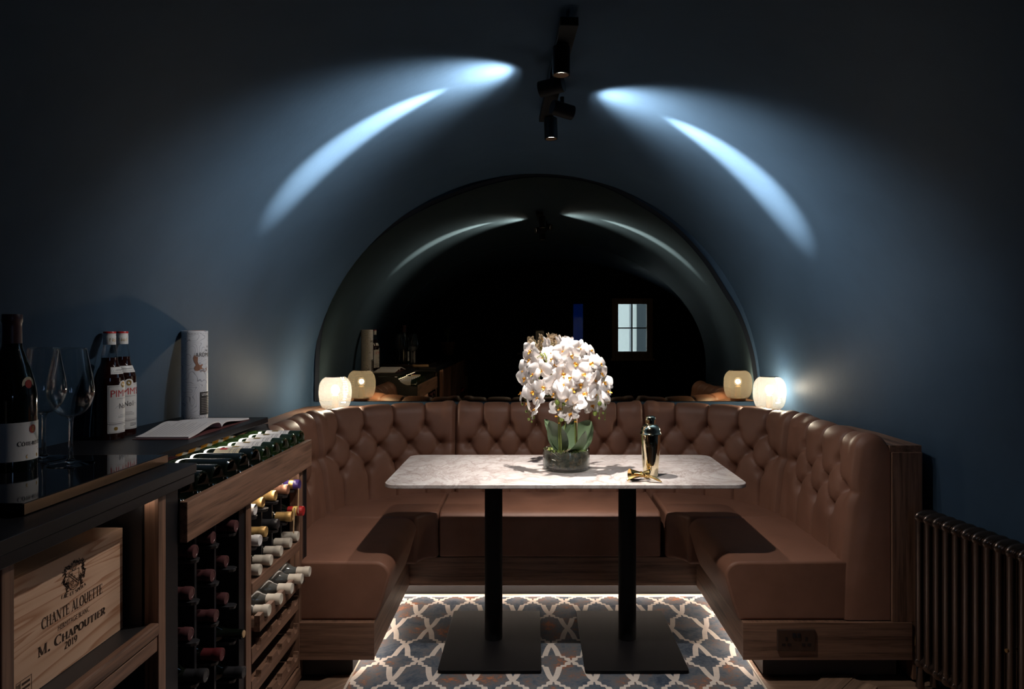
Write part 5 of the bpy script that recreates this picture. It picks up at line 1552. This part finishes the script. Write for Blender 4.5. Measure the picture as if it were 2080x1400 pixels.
rf = random.Random(33)
for (cx, cy, Y) in FL:
    p = PT(cx, cy, Y)
    sx = (cx-545)/430.0
    yaw = sx*0.9+(rf.random()-0.5)*1.5; pitch = -(cy-430)/900.0*0.5+(rf.random()-0.5)*1.0-0.05; roll = (rf.random()-0.5)*1.4
    if Y > 3.0: yaw += PI*0.8
    sc_f = 0.94+0.24*rf.random()
    if first: o, l_ = f0, l0; first = False
    else:
        o = f0.copy(); C.objects.link(o); l_ = l0.copy(); C.objects.link(l_); l_.parent = o
    o.location = p-OO; o.rotation_euler = (pitch, roll, yaw); o.scale = (sc_f,)*3
# flower stalks hanging the blossoms to the stems
tops = [(330,180,2.90),(560,330,2.88),(720,180,2.92),(860,250,2.97),(290,190,2.99)]
arches = [[(330,185,2.90),(230,260,2.90),(160,420,2.93),(130,640,2.93),(190,840,2.90)], [(330,185,2.90),(280,420,2.89),(290,640,2.885),(215,860,2.89)], [(455,300,2.88),(470,520,2.85),(510,700,2.84),(505,850,2.85)],
          [(720,185,2.92),(800,360,2.89),(870,600,2.87),(890,840,2.88)], [(860,250,2.97),(930,430,2.93),(960,650,2.90),(940,860,2.90)], [(560,330,2.88),(640,520,2.85),(600,800,2.84)], [(290,190,2.99),(420,150,3.02),(560,120,3.03)], [(720,185,2.92),(640,200,2.9),(520,230,2.89)]]
for ar in arches:
    pts_ = catmull([tuple(PT(*q)) for q in ar], 6); MB().tube(pts_, 0.0016, 6).build('flower_stalk', 'stem_green', OR, smooth='all')
for (cx, cy, Y, r_) in ((462,688,2.83,29),(525,705,2.83,20),(505,860,2.84,24),(465,745,2.835,12),(890,700,2.86,24),(843,800,2.87,25),(940,715,2.88,18),(925,795,2.88,14),(885,850,2.88,12),(170,860,2.90,14),(222,845,2.90,13),(200,885,2.90,11),(145,780,2.92,14),(105,705,2.93,13),(945,865,2.90,7)):
    p = PT(cx, cy, Y); MB().ball(p, r_/5.0*Y/F, 12, 8, (0.95, 0.95, 1.08)).build('bud', 'bud_green', OR, smooth='all')

# ================================================================== BAR TOOLS
sx_, sy_ = 0.482, 2.805
SH = thing('cocktail_shaker', 'polished gold cocktail shaker on the marble table', 'shaker', (sx_, sy_, VZ))
c = (sx_, sy_, VZ)
MB().lathe([(0, 0), (0.0275, 0.0), (0.0300, 0.003), (0.0330, 0.05), (0.0385, 0.12), (0.0405, 0.168), (0.0400, 0.172)], c, 56).build('tin', 'gold_pale', SH, smooth=True)
MB().lathe([(0.0440, 0.1705), (0.0445, 0.1730), (0.0430, 0.1755), (0.0405, 0.178), (0.0395, 0.188), (0.0350, 0.199), (0.0275, 0.207), (0.0215, 0.2105), (0.0195, 0.2125), (0, 0.2125)], c, 56).build('strainer_lid', 'gold_pale', SH, smooth=True, angle=55)
cap = [(0.0205, 0.2127)]
for i in range(4): cap += [(0.0214, 0.2150+0.0050*i), (0.0206, 0.2172+0.0050*i)]
cap += [(0.0205, 0.236), (0.0190, 0.2415), (0.0130, 0.2450), (0, 0.2460)]
MB().lathe(cap, c, 48).build('cap', 'gold_pale', SH, smooth=True, angle=55)
mb = MB(); cc = on_cyl(c, 0.0400, -PI/2-0.35, 0.128, 1.0, 0.0)
for (xa, xb, za, zb2) in ((-0.012, 0.012, -0.0065, -0.0058), (-0.012, 0.012, 0.0058, 0.0065), (-0.012, -0.0113, -0.0065, 0.0065), (0.0113, 0.012, -0.0065, 0.0065)):
    v_ = []
    for i in range(7): xx = xa+(xb-xa)*i/6; v_ += [cc(xx, za), cc(xx, zb2)]
    mb.add(v_, [(2*i, 2*i+2, 2*i+3, 2*i+1) for i in range(6)])
vs, fs = sans('BART'); wd = max(p[0] for p in vs); place_flat(mb, vs, fs, on_cyl(c, 0.0400, -PI/2-0.35, 0.1245, 0.0070, wd/2)); mb.build('etched_mark', 'steel_dark', SH)

JG = thing('jigger', 'gold double-cone jigger lying beside the shaker', 'jigger', (0.40, 2.74, VZ))
a = Vector((0.386, 2.735, VZ+0.0225)); b2 = Vector((0.462, 2.752, VZ+0.0175)); dj = (b2-a)
Mq = dj.to_track_quat('Z', 'Y').to_matrix(); ln = dj.length
MB().lathe([(0.0, 0.030), (0.0215, 0.0), (0.0222, 0.0), (0.0100, 0.048), (0.0090, 0.050), (0.0175, ln), (0.0168, ln), (0.0, 0.058)], a, 40, M=Mq).build('double_cone', 'gold', JG, smooth=True, angle=50)
MB().lathe([(0.0095, 0.046), (0.0125, 0.047), (0.0125, 0.053), (0.0095, 0.054)], a, 32, M=Mq).build('waist_ring', 'gold', JG, smooth=True)

TG = thing('ice_tongs', 'gold ice tongs with leaf-shaped ends lying in front of the shaker', 'tongs', (0.42, 2.70, VZ))
def spoon(p0, p1, w0, name):
    p0 = Vector(p0); p1 = Vector(p1); d = (p1-p0); s_ = d.cross(Vector((0, 0, 1))).normalized()
    def fn(u, v):
        x = (u-0.5)*2; w_ = w0*max(0.12, math.sin(PI*(0.03+0.90*v)))**0.7
        p = p0+d*v+s_*w_*x+Vector((0, 0, 0.007*math.sin(PI*v)+0.006*(abs(x)**2)))
        return tuple(p)
    mb = MB(); mb.grid(fn, 6, 12); o = mb.build(name, 'gold', TG, smooth='all')
    so_ = o.modifiers.new('thick', 'SOLIDIFY'); so_.thickness = 0.0016
spoon((0.372, 2.695, VZ+0.004), (0.437, 2.715, VZ+0.019), 0.0125, 'leaf_end')
spoon((0.500, 2.680, VZ+0.003), (0.446, 2.700, VZ+0.017), 0.010, 'leaf_end')
MB().tube(catmull([(0.402, 2.725, VZ+0.027), (0.425, 2.716, VZ+0.029), (0.455, 2.703, VZ+0.022), (0.485, 2.688, VZ+0.010), (0.504, 2.680, VZ+0.004)], 6), 0.0048, 10, 0.45).build('arm', 'gold', TG, smooth='all')
MB().tube(catmull([(0.392, 2.705, VZ+0.012), (0.415, 2.708, VZ+0.021), (0.437, 2.712, VZ+0.022), (0.46, 2.722, VZ+0.013), (0.485, 2.732, VZ+0.005)], 6), 0.0045, 10, 0.45).build('arm', 'gold', TG, smooth='all')
MB().cyl((0.440, 2.709, VZ+0.016), (0.440, 2.709, VZ+0.031), 0.005, n=14).build('pivot', 'gold', TG, smooth=True)

# drop unused bottle prototypes
for o in list(C.objects):
    if o.parent is None and o.location.z < -40:
        for ch in list(o.children):
            for g in list(ch.children): bpy.data.objects.remove(g)
            bpy.data.objects.remove(ch)
        bpy.data.objects.remove(o)
for o in C.objects:
    if '_used' in o.keys(): del o['_used']
